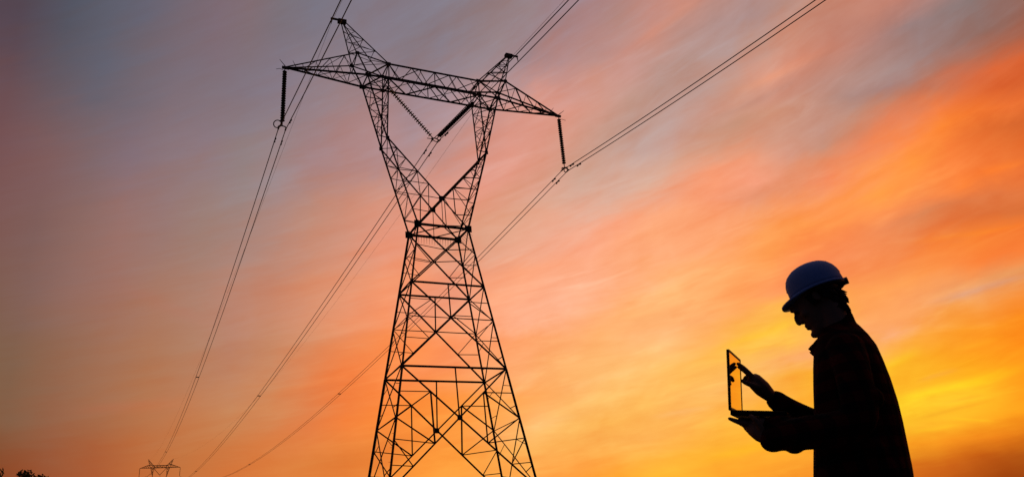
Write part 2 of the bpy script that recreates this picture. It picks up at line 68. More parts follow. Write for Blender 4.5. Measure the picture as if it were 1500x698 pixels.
  [[0.4038,0.0728,0.0062],[0.4825,0.0918,0.0079],[0.6087,0.1279,0.01],[0.9721,0.3281,0.0164],[0.9861,0.4382,0.02],[0.9941,0.5253,0.0231],[0.9981,0.4671,0.0199],[0.9877,0.4401,0.0217],[0.9963,0.4059,0.0527],[0.9854,0.3898,0.1203],[0.9928,0.3826,0.1264],[0.9982,0.3629,0.0965],[0.9281,0.2544,0.0705],[0.9039,0.2598,0.083],[0.8515,0.2512,0.0912],[0.953,0.2613,0.0752],[0.9996,0.3102,0.055],[0.9886,0.2925,0.0756],[0.8755,0.2598,0.1151],[0.6531,0.2621,0.1566],[0.546,0.2691,0.1926],[0.4304,0.2471,0.2105],[0.4932,0.2646,0.2161],[0.5749,0.2384,0.1709],[0.5466,0.2327,0.1652],[0.5693,0.266,0.1838],[0.439,0.2597,0.2304],[0.4231,0.2572,0.2366],[0.426,0.2603,0.2405],[0.4379,0.2667,0.2442],[0.445,0.2698,0.2453],[0.4522,0.2702,0.2431]],
  [[0.3289,0.0539,0.0047],[0.3567,0.0612,0.0052],[0.489,0.0958,0.0071],[0.8739,0.2346,0.0109],[0.9973,0.3828,0.0149],[0.9993,0.4083,0.0155],[0.9997,0.4278,0.0138],[0.9958,0.3391,0.0157],[0.9928,0.3469,0.0244],[0.9456,0.3519,0.0695],[0.9182,0.3733,0.1367],[0.9964,0.3184,0.0771],[0.9718,0.2627,0.0539],[0.8293,0.2321,0.0729],[0.7277,0.2373,0.0929],[0.9072,0.2462,0.0727],[0.9983,0.2832,0.0604],[0.9989,0.2998,0.0496],[0.9808,0.2495,0.0621],[0.8196,0.2459,0.1113],[0.5539,0.2303,0.1488],[0.3928,0.2126,0.1851],[0.4009,0.2404,0.2116],[0.4459,0.212,0.1735],[0.5552,0.2249,0.1576],[0.5761,0.2424,0.1667],[0.55,0.2682,0.1917],[0.5085,0.2685,0.2074],[0.4734,0.2655,0.2196],[0.4453,0.2609,0.2284],[0.4268,0.2575,0.2346],[0.4234,0.2586,0.2391]],
  [[0.3084,0.0481,0.0045],[0.3157,0.0503,0.0045],[0.4085,0.0741,0.0053],[0.7492,0.1806,0.0078],[0.9964,0.3118,0.0097],[1.0,0.3218,0.0116],[1.0,0.319,0.0102],[0.9939,0.2713,0.0102],[0.9848,0.2852,0.0149],[0.9456,0.2898,0.0451],[0.8415,0.3343,0.1161],[0.9795,0.238,0.0465],[0.9612,0.2466,0.0393],[0.7692,0.1943,0.0533],[0.7647,0.2105,0.0678],[0.9742,0.219,0.0394],[0.9822,0.2393,0.0535],[0.9375,0.2143,0.0411],[0.997,0.2562,0.0395],[0.9106,0.2203,0.0622],[0.5555,0.1754,0.0964],[0.4359,0.191,0.1392],[0.3441,0.2038,0.1835],[0.3207,0.2042,0.1937],[0.5235,0.2106,0.1551],[0.5367,0.2303,0.1643],[0.562,0.236,0.1652],[0.5805,0.2456,0.1677],[0.586,0.2582,0.1738],[0.566,0.2667,0.1853],[0.5205,0.2688,0.203],[0.4776,0.266,0.2182]],
  [[0.3101,0.0486,0.0045],[0.3189,0.0511,0.0046],[0.6164,0.1303,0.0066],[0.8854,0.2453,0.0081],[0.9999,0.279,0.0081],[1.0,0.3048,0.0113],[1.0,0.2651,0.0077],[0.9872,0.2494,0.009],[0.9757,0.2562,0.0102],[0.9671,0.2638,0.0277],[0.8065,0.3233,0.1027],[0.9433,0.2148,0.041],[0.9027,0.1945,0.0349],[0.681,0.1487,0.0337],[0.7632,0.1612,0.0391],[0.8226,0.1657,0.0354],[0.7848,0.1562,0.0294],[0.6896,0.1361,0.0279],[0.8609,0.179,0.0364],[0.6926,0.1208,0.0284],[0.7378,0.141,0.0406],[0.4382,0.132,0.0731],[0.2878,0.1371,0.1066],[0.2603,0.188,0.1821],[0.3591,0.2055,0.1863],[0.4602,0.2063,0.1647],[0.5168,0.2097,0.1557],[0.5576,0.2173,0.1532],[0.557,0.2244,0.157],[0.5376,0.2288,0.1627],[0.5437,0.2319,0.1648],[0.5696,0.2388,0.1658]],
  [[0.3148,0.05,0.0045],[0.5082,0.1,0.0059],[0.8296,0.2181,0.0078],[0.9998,0.2797,0.008],[1.0,0.3056,0.0113],[0.9998,0.2618,0.0076],[0.9834,0.2495,0.0092],[0.9791,0.2593,0.0122],[0.9179,0.2806,0.0451],[0.8024,0.3129,0.1095],[0.9682,0.2032,0.0338],[0.7097,0.153,0.0328],[0.6807,0.1484,0.0337],[0.77,0.1577,0.0378],[0.7958,0.1608,0.0362],[0.6792,0.1276,0.0261],[0.6603,0.1246,0.0256],[0.6845,0.1339,0.0277],[0.6278,0.1059,0.0258],[0.6547,0.1115,0.0268],[0.5928,0.1165,0.0362],[0.334,0.0972,0.057],[0.3317,0.1036,0.0622],[0.3029,0.1262,0.0901],[0.2787,0.141,0.1138],[0.2575,0.1584,0.1409],[0.2535,0.1731,0.1604],[0.26,0.1876,0.1816],[0.2711,0.1968,0.1952],[0.2938,0.2016,0.1971],[0.356,0.2055,0.1869],[0.4291,0.2061,0.1712]],
]


world = bpy.data.worlds.new('World')
sc.world = world
world.use_nodes = True
world.cycles.sampling_method = 'MANUAL'
world.cycles.sample_map_resolution = 256
nt = world.node_tree
nt.nodes.clear()

def node(kind, **kw):
    n = nt.nodes.new(kind)
    for k, v in kw.items():
        setattr(n, k, v)
    return n

def put(n, i, v):
    if isinstance(v, bpy.types.NodeSocket):
        nt.links.new(v, n.inputs[i])
    else:
        n.inputs[i].default_value = v

def M(op, a, b=0.0, c=0.0, clamp=False):
    n = node('ShaderNodeMath', operation=op, use_clamp=clamp)
    put(n, 0, a); put(n, 1, b); put(n, 2, c)
    return n.outputs[0]

def DOT(a, v):
    n = node('ShaderNodeVectorMath', operation='DOT_PRODUCT')
    put(n, 0, a); put(n, 1, v)
    return n.outputs['Value']

def SM(x, a, b, lo=0.0, hi=1.0, kind='SMOOTHSTEP'):
    n = node('ShaderNodeMapRange', interpolation_type=kind)
    put(n, 0, x); put(n, 1, a); put(n, 2, b); put(n, 3, lo); put(n, 4, hi)
    return n.outputs[0]

def MIX(f, a, b, blend='MIX'):
    n = node('ShaderNodeMix', data_type='RGBA', blend_type=blend)
    put(n, 0, f); put(n, 6, a); put(n, 7, b)
    return n.outputs[2]

def XYZ(a, b, c=0.0):
    n = node('ShaderNodeCombineXYZ')
    put(n, 0, a); put(n, 1, b); put(n, 2, c)
    return n.outputs[0]

def NOISE(v, scale, detail=5.0, rough=0.55, dist=0.0):
    n = node('ShaderNodeTexNoise')
    put(n, 'Vector', v); put(n, 'Scale', scale); put(n, 'Detail', detail)
    put(n, 'Roughness', rough); put(n, 'Distortion', dist)
    return n.outputs[0]

tc = node('ShaderNodeTexCoord')
nrm = node('ShaderNodeVectorMath', operation='NORMALIZE')
nt.links.new(tc.outputs['Generated'], nrm.inputs[0])
DIR = nrm.outputs[0]
dz = DOT(DIR, (0, 0, 1))
dzp = M('MAXIMUM', dz, 0.0)
# cloud sheet coordinates: along the bands and across them
def CEN(x): return M('SUBTRACT', x, 0.5)
elev0 = M('MULTIPLY', M('ARCSINE', dz), 180 / math.pi)
azim0 = M('MULTIPLY', M('ARCTAN2', DOT(DIR, (1, 0, 0)), DOT(DIR, (0, 1, 0))), 180 / math.pi)
# bands rise to the right, the higher the steeper
azc = M('MINIMUM', M('MAXIMUM', azim0, -45.0), 120.0)
lane = M('DIVIDE', elev0, M('ADD', 1.0, M('MULTIPLY', M('ADD', azc, 10.0), 0.0150)))
def SHEET(ka, kc, off=0.0): return XYZ(M('MULTIPLY', azim0, 1 / ka), M('MULTIPLY', lane, 1 / kc), off)
n_soft = CEN(NOISE(SHEET(20.0, 6.0), 1.0, 2.0, 0.5, 0.4))
n_wisp = CEN(NOISE(SHEET(11.0, 1.7, 3.1), 1.0, 5.0, 0.62, 0.6))
n_fine = CEN(NOISE(SHEET(4.5, 0.55, 7.7), 1.0, 4.0, 0.6, 0.4))
n_lump = CEN(NOISE(SHEET(6.0, 3.2, 5.3), 1.0, 3.0, 0.55, 0.5))
n_thread = SM(NOISE(SHEET(9.0, 0.9, 11.9), 1.0, 4.0, 0.55, 0.8), 0.53, 0.72)
sunny = SM(DOT(DIR, (0.735, 0.665, 0.13)), 0.60, 0.98)
elev = elev0
azim = azim0
stir = M('ADD', M('MULTIPLY', n_soft, 0.8), M('ADD', M('MULTIPLY', n_wisp, 2.4), M('MULTIPLY', n_lump, 2.0)))
stir = M('MULTIPLY', stir, SM(elev0, 3.0, 15.0, 0.3, 1.0))
elev = M('ADD', elev, stir)
azim = M('SUBTRACT', azim, M('MULTIPLY', stir, 0.6))
fan = SM(elev, SKY_ELEVATION[0], SKY_ELEVATION[-1], kind='LINEAR')
colr = None
for i, (r_, row) in enumerate(zip(SKY_AZIMUTH, SKY_ROWS)):
    cr = node('ShaderNodeValToRGB')
    el = cr.color_ramp.elements
    for j, (ph, c) in enumerate(zip(SKY_ELEVATION, row)):
        t = (ph - SKY_ELEVATION[0]) / (SKY_ELEVATION[-1] - SKY_ELEVATION[0])
        e = el[0] if j == 0 else (el[len(el) - 1] if j == len(row) - 1 else el.new(t))
        e.position = t
        e.color = (*c, 1)
    nt.links.new(fan, cr.inputs[0])
    if colr is None:
        colr = cr.outputs[0]
    else:
        colr = MIX(SM(azim, float(SKY_AZIMUTH[i - 1]), float(r_), kind='LINEAR'), colr, cr.outputs[0])
# wisps: thin ice cloud catches more or less of the afterglow, strongest near the sunset
amp = M('ADD', M('MULTIPLY', sunny, 0.24), 0.15)
tex = M('ADD', M('MULTIPLY', n_wisp, 0.9), M('ADD', M('MULTIPLY', n_fine, 0.55), M('MULTIPLY', n_lump, 0.7)))
tex = M('ADD', M('MULTIPLY', tex, amp), M('MULTIPLY', M('MULTIPLY', n_thread, sunny), 0.075))
# single cirrus filaments: azimuth, elevation, run in azimuth, run in elevation, half width, tint
CIRRUS = [
  (54.01, 8.95, 6.43, 0.65, 0.28, (1.0, 1.34, 1.0)),
  (51.55, 11.16, 2.18, 0.64, 0.29, (1, 1.22, 0.9)),
  (51.71, 12.66, 2.54, 0.20, 0.34, (1, 1.14, 2.2)),
  (52.13, 6.64, 2.74, 0.08, 0.16, (1, 1.15, 1)),
  (54.53, 6.83, 1.99, -0.52, 0.10, (1, 1.12, 1)),
  (53.43, 7.59, 3.75, 0.38, 0.12, (0.95, 0.86, 0.9)),
  (53.37, 9.79, 2.05, 0.30, 0.16, (0.97, 0.93, 2.2)),
  (57.07, 14.38, 4.98, 0.42, 0.24, (0.86, 1.0, 1.7)),
  (37.18, 9.77, 3.76, 0.19, 0.20, (1, 1.09, 1.5)),
  (27.96, 10.14, 3.42, 0.53, 0.27, (1, 1.1, 1.3)),
  (43.10, 14.17, 5.46, 1.11, 0.36, (1, 1.08, 0.6)),
  (44.59, 11.83, 3.33, 0.88, 0.35, (1, 1.08, 1.35)),
  (41.79, 7.05, 6.82, 1.01, 0.34, (1, 1.07, 0.7)),
  (45.16, 11.16, 1.94, 0.37, 0.26, (1, 0.88, 0.9)),
  (46.58, 29.67, 5.91, 0.91, 0.26, (0.9, 0.92, 0.95)),
  (60.43, 21.17, 2.45, -0.12, 0.24, (1.12, 1.1, 0.75)),
  (41.25, 36.23, 5.04, 1.51, 0.35, (1.12, 1.0, 0.9)),
  (48.72, 30.97, 6.93, 0.93, 0.30, (1.1, 1.02, 0.92)),
  (32.79, 12.84, 5.97, 0.99, 0.23, (1, 1.06, 1.15)),
  (34.91, 15.78, 7.40, 0.03, 0.28, (1, 0.95, 0.9)),
  (11.57, 13.71, 5.54, 1.22, 0.32, (1.05, 1.02, 0.95)),
  (-0.22, 12.25, 5.93, 0.48, 0.38, (1.08, 0.97, 0.95)),
  (1.39, 18.77, 5.36, -1.94, 0.44, (1.05, 0.97, 0.97)),
  (57.35, 17.76, 6.22, -0.62, 0.20, (1.05, 1.08, 0.8)),
  (54.26, 8.12, 2.32, 0.10, 0.10, (1, 0.92, 1.0)),
  (56.08, 11.21, 2.75, 0.27, 0.16, (1, 1.1, 1)),
]
wob = M('MULTIPLY', n_fine, 0.9)
brk = M('ADD', 0.75, M('MULTIPLY', n_wisp, 1.6))
for a0, e0, da, de, w_, tint in CIRRUS:
    ln_ = math.hypot(da, de); c_, s_ = da / ln_, de / ln_
    ua = M('SUBTRACT', azim0, a0); ve = M('SUBTRACT', M('ADD', elev0, M('MULTIPLY', wob, w_ * 2.2)), e0)
    u_ = M('DIVIDE', M('ADD', M('MULTIPLY', ua, c_), M('MULTIPLY', ve, s_)), ln_ * 0.52)
    v_ = M('DIVIDE', M('SUBTRACT', M('MULTIPLY', ve, c_), M('MULTIPLY', ua, s_)), w_)
    g_ = M('EXPONENT', M('MULTIPLY', M('ADD', M('MULTIPLY', M('MULTIPLY', u_, u_), M('MULTIPLY', u_, u_)), M('MULTIPLY', v_, v_)), -1.0))
    g_ = M('MULTIPLY', g_, brk, clamp=True)
    colr = MIX(g_, colr, MIX(1.0, colr, (*tint, 1), 'MULTIPLY'))
colr = MIX(1.0, colr, XYZ(M('ADD', M('MULTIPLY', tex, 0.35), 1.0), M('ADD', M('MULTIPLY', tex, 1.5), 1.0), M('ADD', M('MULTIPLY', tex, 2.2), 1.0)), 'MULTIPLY')
# away from the sunset the sky sinks into blue dusk
away = SM(DOT(DIR, (0.42, 0.88, 0.22)), -0.35, 0.62)
colr = MIX(away, (0.016, 0.022, 0.050, 1), colr)
bg = node('ShaderNodeBackground')
nt.links.new(colr, bg.inputs['Color'])
bg.inputs['Strength'].default_value = 1.0
out = node('ShaderNodeOutputWorld')
nt.links.new(bg.outputs[0], out.inputs['Surface'])

# ------------------------------------------------------------------ sun: its last light, just above the horizon, front right
sl = bpy.data.lights.new('sun', 'SUN')
sl.energy = 0.25
sl.angle = R(0.5)
sl.color = (1.0, 0.5, 0.22)
so = bpy.data.objects.new('sun', sl)
COL.objects.link(so)
so.rotation_euler = Vector((-0.80, -0.60, -0.035)).to_track_quat('-Z', 'Y').to_euler()

# ------------------------------------------------------------------ helpers
def material(name, col, rough=0.6, metal=0.0, spec=0.5, var=0.25, scale=6.0, bump=0.0, ior=1.5):
    m = bpy.data.materials.new(name)
    m.use_nodes = True
    t = m.node_tree
    b = t.nodes['Principled BSDF']
    b.inputs['Roughness'].default_value = rough
    b.inputs['Metallic'].default_value = metal
    b.inputs['IOR'].default_value = ior
    b.inputs['Specular IOR Level'].default_value = spec
    tcn = t.nodes.new('ShaderNodeTexCoord')
    nz = t.nodes.new('ShaderNodeTexNoise')
    nz.inputs['Scale'].default_value = scale
    nz.inputs['Detail'].default_value = 6
    t.links.new(tcn.outputs['Object'], nz.inputs['Vector'])
    rp = t.nodes.new('ShaderNodeValToRGB')
    rp.color_ramp.elements[0].position = 0.3
    rp.color_ramp.elements[1].position = 0.7
    rp.color_ramp.elements[0].color = (*[c * (1 - var) for c in col], 1)
    rp.color_ramp.elements[1].color = (*[c * (1 + var) for c in col], 1)
    t.links.new(nz.outputs['Fac'], rp.inputs[0])
    t.links.new(rp.outputs[0], b.inputs['Base Color'])
    if bump:
        bp = t.nodes.new('ShaderNodeBump')
        bp.inputs['Strength'].default_value = bump
        bp.inputs['Distance'].default_value = 0.01
        t.links.new(nz.outputs['Fac'], bp.inputs['Height'])
        t.links.new(bp.outputs[0], b.inputs['Normal'])
    return m

MAT = {
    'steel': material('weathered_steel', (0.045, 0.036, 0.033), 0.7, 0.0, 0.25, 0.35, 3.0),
    'wire': material('aged_aluminium_wire', (0.045, 0.035, 0.035), 0.6, 0.0, 0.3),
    'glass': material('brown_porcelain', (0.016, 0.011, 0.010), 0.6, 0.0, 0.2),
    'grass': material('dry_grass', (0.055, 0.050, 0.022), 0.95, 0.0, 0.1, 0.45, 0.35, 0.6),
    'bark': material('bark', (0.06, 0.045, 0.03), 0.9, 0.0, 0.2, 0.4, 8.0, 0.5),
    'leaf': material('leaves', (0.045, 0.065, 0.022), 0.8, 0.0, 0.2, 0.4, 1.5),
    'skin': material('skin', (0.16, 0.095, 0.065), 0.6, 0.0, 0.25, 0.12, 30.0),
    'hair': material('dark_hair', (0.012, 0.009, 0.007), 0.6, 0.0, 0.2),
    'hat': material('blue_hard_hat_plastic', (0.14, 0.28, 0.62), 0.65, 0.0, 0.15, 0.06, 9.0),
    'strap': material('hat_band_plastic', (0.02, 0.02, 0.022), 0.5, 0.0, 0.3),
    'trouser': material('dark_denim', (0.02, 0.022, 0.03), 0.9, 0.0, 0.1, 0.3, 60.0, 0.3),
    'boot': material('boot_leather', (0.025, 0.018, 0.012), 0.7, 0.0, 0.2),
    'laptop': material('laptop_shell', (0.010, 0.010, 0.011), 0.8, 0.0, 0.08, 0.1),
    'bezel': material('laptop_bezel', (0.012, 0.012, 0.012), 0.6, 0.0, 0.2, 0.1),
    'key': material('laptop_key', (0.02, 0.02, 0.02), 0.7, 0.0, 0.2, 0.1),
    'screen': material('glossy_screen', (0.88, 0.62, 0.70), 0.02, 1.0, 0.5, 0.01, 3.0),
}

def plaid():
    m = bpy.data.materials.new('plaid_flannel')
    m.use_nodes = True
    t = m.node_tree
    b = t.nodes['Principled BSDF']
    b.inputs['Roughness'].default_value = 0.95
    b.inputs['Specular IOR Level'].default_value = 0.05
    c = t.nodes.new('ShaderNodeTexCoord')
    s = t.nodes.new('ShaderNodeSeparateXYZ')
    t.links.new(c.outputs['Object'], s.inputs[0])
    def mm(op, a, bb):
        n = t.nodes.new('ShaderNodeMath'); n.operation = op
        for i, v in enumerate((a, bb)):
            if isinstance(v, bpy.types.NodeSocket): t.links.new(v, n.inputs[i])
            else: n.inputs[i].default_value = v
        return n.outputs[0]
    def band(v, per, duty):
        return mm('LESS_THAN', mm('FRACT', mm('DIVIDE', v, per), 0), duty)
    xy = mm('ADD', s.outputs[0], mm('MULTIPLY', s.outputs[1], 0.8))
    k = mm('MULTIPLY', mm('ADD', band(xy, 0.085, 0.5), band(s.outputs[2], 0.085, 0.5)), 0.5)
    rp = t.nodes.new('ShaderNodeValToRGB')
    rp.color_ramp.elements[0].color = (0.006, 0.005, 0.006, 1)
    rp.color_ramp.elements[1].color = (0.065, 0.005, 0.006, 1)
    e = rp.color_ramp.elements.new(0.5); e.color = (0.024, 0.004, 0.005, 1)
    t.links.new(k, rp.inputs[0])
    t.links.new(rp.outputs[0], b.inputs['Base Color'])
    nz = t.nodes.new('ShaderNodeTexNoise'); nz.inputs['Scale'].default_value = 14; nz.inputs['Detail'].default_value = 5
    t.links.new(c.outputs['Object'], nz.inputs['Vector'])
    bp = t.nodes.new('ShaderNodeBump'); bp.inputs['Strength'].default_value = 0.6; bp.inputs['Distance'].default_value = 0.02
    t.links.new(nz.outputs['Fac'], bp.inputs['Height']); t.links.new(bp.outputs[0], b.inputs['Normal'])
    return m
MAT['plaid'] = plaid()

def tag(o, label=None, cat=None, group=None, kind=None):
    if label: o['label'] = label
    if cat: o['category'] = cat
    if group: o['group'] = group
    if kind: o['kind'] = kind
    return o

def link(name, mesh, parent=None, mat=None):
    if mat is not None and not mesh.materials:
        mesh.materials.append(MAT[mat])
    o = bpy.data.objects.new(name, mesh)
    COL.objects.link(o)
    if parent is not None:
        o.parent = parent
    return o

def empty(name, loc=(0, 0, 0), rz=0.0):
    o = bpy.data.objects.new(name, None)
    o.empty_display_size = 0.2
    o.location = loc
    o.rotation_euler = (0, 0, rz)
    COL.objects.link(o)
    return o

def mesh_from(name, verts, faces, smooth=False):
    me = bpy.data.meshes.new(name)
    me.from_pydata([tuple(v) for v in verts], [], faces)
    if smooth:
        for p in me.polygons: p.use_smooth = True
    me.update()
    return me

class Shape:
    """collects closed lofts, tubes and boxes for one mesh"""
    def __init__(self): self.v = []; self.f = []
    def ring_loft(self, rings, cap=True):
        n = len(rings[0]); b = len(self.v)
        for r in rings: self.v += [Vector(q) for q in r]
        for i in range(len(rings) - 1):
            for j in range(n):
                k = (j + 1) % n
                self.f.append((b + i * n + j, b + i * n + k, b + (i + 1) * n + k, b + (i + 1) * n + j))
        if cap:
            self.f.append(tuple(b + j for j in reversed(range(n))))
            self.f.append(tuple(b + (len(rings) - 1) * n + j for j in range(n)))
    def tube(self, pts, rad, n=10, up=None, flat=1.0):
        pts = [Vector(p) for p in pts]
        if not hasattr(rad, '__len__'): rad = [rad] * len(pts)
        rings = []; a = Vector(up) if up else None
        for i, p in enumerate(pts):
            t = (pts[min(i + 1, len(pts) - 1)] - pts[max(i - 1, 0)]).normalized()
            if a is None:
                a = t.orthogonal().normalized()
            a = (a - t * a.dot(t)).normalized(); c = t.cross(a)
            rings.append([p + (a * math.cos(2 * math.pi * j / n) * flat + c * math.sin(2 * math.pi * j / n)) * rad[i] for j in range(n)])
        self.ring_loft(rings)
        return self
    def limb(self, pts, rad, n=12, steps=5, up=None, flat=1.0):
        """tube with a smooth path and rounded ends"""
        P = [Vector(p) for p in pts]; Rr = list(rad)
        q = []; rr = []
        for i in range(len(P) - 1):
            p0 = P[max(i - 1, 0)]; p1 = P[i]; p2 = P[i + 1]; p3 = P[min(i + 2, len(P) - 1)]
            for s in range(steps):
                t = s / steps
                q.append(0.5 * ((2 * p1) + (p2 - p0) * t + (2 * p0 - 5 * p1 + 4 * p2 - p3) * t * t + (3 * p1 - p0 - 3 * p2 + p3) * t ** 3))
                rr.append(Rr[i] + (Rr[i + 1] - Rr[i]) * t)
        q.append(P[-1]); rr.append(Rr[-1])
        d0 = (q[0] - q[1]).normalized(); d1 = (q[-1] - q[-2]).normalized()
        q = [q[0] + d0 * rr[0] * 0.75, q[0] + d0 * rr[0] * 0.45] + q + [q[-1] + d1 * rr[-1] * 0.45, q[-1] + d1 * rr[-1] * 0.75]
        rr = [rr[0] * 0.3, rr[0] * 0.8] + rr + [rr[-1] * 0.8, rr[-1] * 0.3]
        return self.tube(q, rr, n, up, flat)
    def ball(self, c, r, n=14, m=8, rot=None):
        c = Vector(c)
        if not hasattr(r, '__len__'): r = (r, r, r)
        rings = []
        for i in range(m + 1):
            a = -math.pi / 2 + math.pi * (i + 0.02) / (m + 0.04)
            ring = []
            for j in range(n):
                v = Vector((r[0] * math.cos(a) * math.cos(2 * math.pi * j / n), r[1] * math.cos(a) * math.sin(2 * math.pi * j / n), r[2] * math.sin(a)))
                if rot is not None: v = rot @ v
                ring.append(c + v)
            rings.append(ring)
        self.ring_loft(rings)
        return self
    def box(self, c, s, rot=None):
        c = Vector(c); q = []
        for z in (-.5, .5):
            q.append([c + (rot @ Vector((x * s[0], y * s[1], z * s[2])) if rot is not None else Vector((x * s[0], y * s[1], z * s[2])))
                      for x, y in ((-.5, -.5), (.5, -.5), (.5, .5), (-.5, .5))])
        self.ring_loft(q)
        return self
    def mesh(self, name, smooth=False): return mesh_from(name, self.v, self.f, smooth)

def fuse(name, shape, voxel, parent=None, mat=None, smooth_it=4, fac=0.5):
    """one continuous skin over overlapping closed shapes"""
    o = link(name, shape.mesh(name), None, mat)
    md = o.modifiers.new('r', 'REMESH'); md.mode = 'VOXEL'; md.voxel_size = voxel; md.use_smooth_shade = True
    if smooth_it:
        s = o.modifiers.new('s', 'SMOOTH'); s.iterations = smooth_it; s.factor = fac
    dg = bpy.context.evaluated_depsgraph_get()
    me = bpy.data.meshes.new_from_object(o.evaluated_get(dg))
    o.modifiers.clear()
    old = o.data; o.data = me; bpy.data.meshes.remove(old)
    for p in me.polygons: p.use_smooth = True
    if not me.materials: me.materials.append(MAT[mat])
    if parent is not None: o.parent = parent
    return o

# ------------------------------------------------------------------ ground and hill
TOWER = Vector((0, 0, 0))
FAR = Vector((0.3, 482.8, 44.74))
def ground_h(x, y):
    d = math.hypot(x - FAR.x, y - FAR.y)
    h = 44.74 * (1 / (1 + math.exp((y - 385) / -28))) * (0.78 + 0.22 * math.exp(-(d / 170) ** 2)) 
    h *= 1 / (1 + math.exp((x - 420) / 130))
    near = math.exp(-((x + 10) ** 2 + (y + 30) ** 2) / 60 ** 2)
    h += (1 - near) * 0.5 * (math.sin(x * 0.021 + 1) * math.sin(y * 0.027))
    return h
gx = [-3200, -2200, -1500, -1000, -700, -500] + [-400 + 25 * i for i in range(33)] + [450, 550, 700, 1000, 1500, 2200, 3200]
gy = [-3000, -1800, -900, -500, -300] + [-200 + 20 * i for i in range(61)] + [1100, 1400, 1800, 2500, 3500, 5000]
gv = [(x, y, ground_h(x, y)) for y in gy for x in gx]
nx = len(gx)
gf = [(j * nx + i, j * nx + i + 1, (j + 1) * nx + i + 1, (j + 1) * nx + i) for j in range(len(gy) - 1) for i in range(nx - 1)]
ground = link('ground', mesh_from('ground', gv, gf, True), None, 'grass')
tag(ground, kind='structure')
FAR.z = 44.74

# ------------------------------------------------------------------ transmission tower
def angle_profile(t=0.28):
    p = [(-.5, -.5), (.5, -.5), (.5, -.5 + t), (-.5 + t, -.5 + t), (-.5 + t, .5), (-.5, .5)]
    v = [(x, y, 0) for x, y in p] + [(x, y, 1) for x, y in p]
    f = [(i, (i + 1) % 6, 6 + (i + 1) % 6, 6 + i) for i in range(6)] + [(5, 4, 3, 2, 1, 0), (6, 7, 8, 9, 10, 11)]
    return v, f
AV, AF = angle_profile()
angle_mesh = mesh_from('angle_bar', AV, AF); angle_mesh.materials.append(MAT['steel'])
pv = Shape().box((0, 0, 0), (1, 1, 1)); plate_mesh = pv.mesh('plate'); plate_mesh.materials.append(MAT['steel'])
rod = Shape().tube([(0, 0, 0), (0, 0, 1)], [0.5, 0.2], 6); rod_mesh = rod.mesh('rod'); rod_mesh.materials.append(MAT['steel'])

def bar_matrix(P, Q, w):
    P = Vector(P); Q = Vector(Q); d = Q - P; L = d.length; z = d / L
    ref = Vector((0, 0, 1)) if abs(z.z) < 0.9 else Vector((P.x, P.y, 0)).normalized() if (P.x or P.y) else Vector((1, 0, 0))
    x = ref.cross(z).normalized(); y = z.cross(x)
    # turn the open side of the angle inwards
    cx = Vector((-P.x, -P.y, 0))
    if cx.dot(x) < 0: x, y = -x, -y
    return Matrix(((x.x * w, y.x * w, z.x * L, P.x), (x.y * w, y.y * w, z.y * L, P.y), (x.z * w, y.z * w, z.z * L, P.z), (0, 0, 0, 1)))

G = 3.563
L_TIP = 11.0
Z1, Z2, Z3 = 10.0 + G, 15.865 + G, 20.283 + G
Z0 = 2.3 + G
ZC, DC = 22.472 + G, 0.949
WK, DK, ZK = 3.833, 0.821, 26.878 + G
WI, WO, ZB, DB = 3.624, 5.195, 31.967 + G, 0.8215
ZTI, ZTO, WTO = 33.26 + G, 33.708 + G, 5.986
WP, ZP, ZT = 6.975, 36.93 + G, 31.90 + G

def half(z):
    t = (z - G) / (Z3 - G)
    return 5.228 + (1.874 - 5.228) * t, 2.666 + (0.9855 - 2.666) * t
def legp(sx, sy, z):
    w, d = half(z)
    return Vector((sx * w, sy * d, z))
def lerp(a, b, t): return Vector(a) + (Vector(b) - Vector(a)) * t

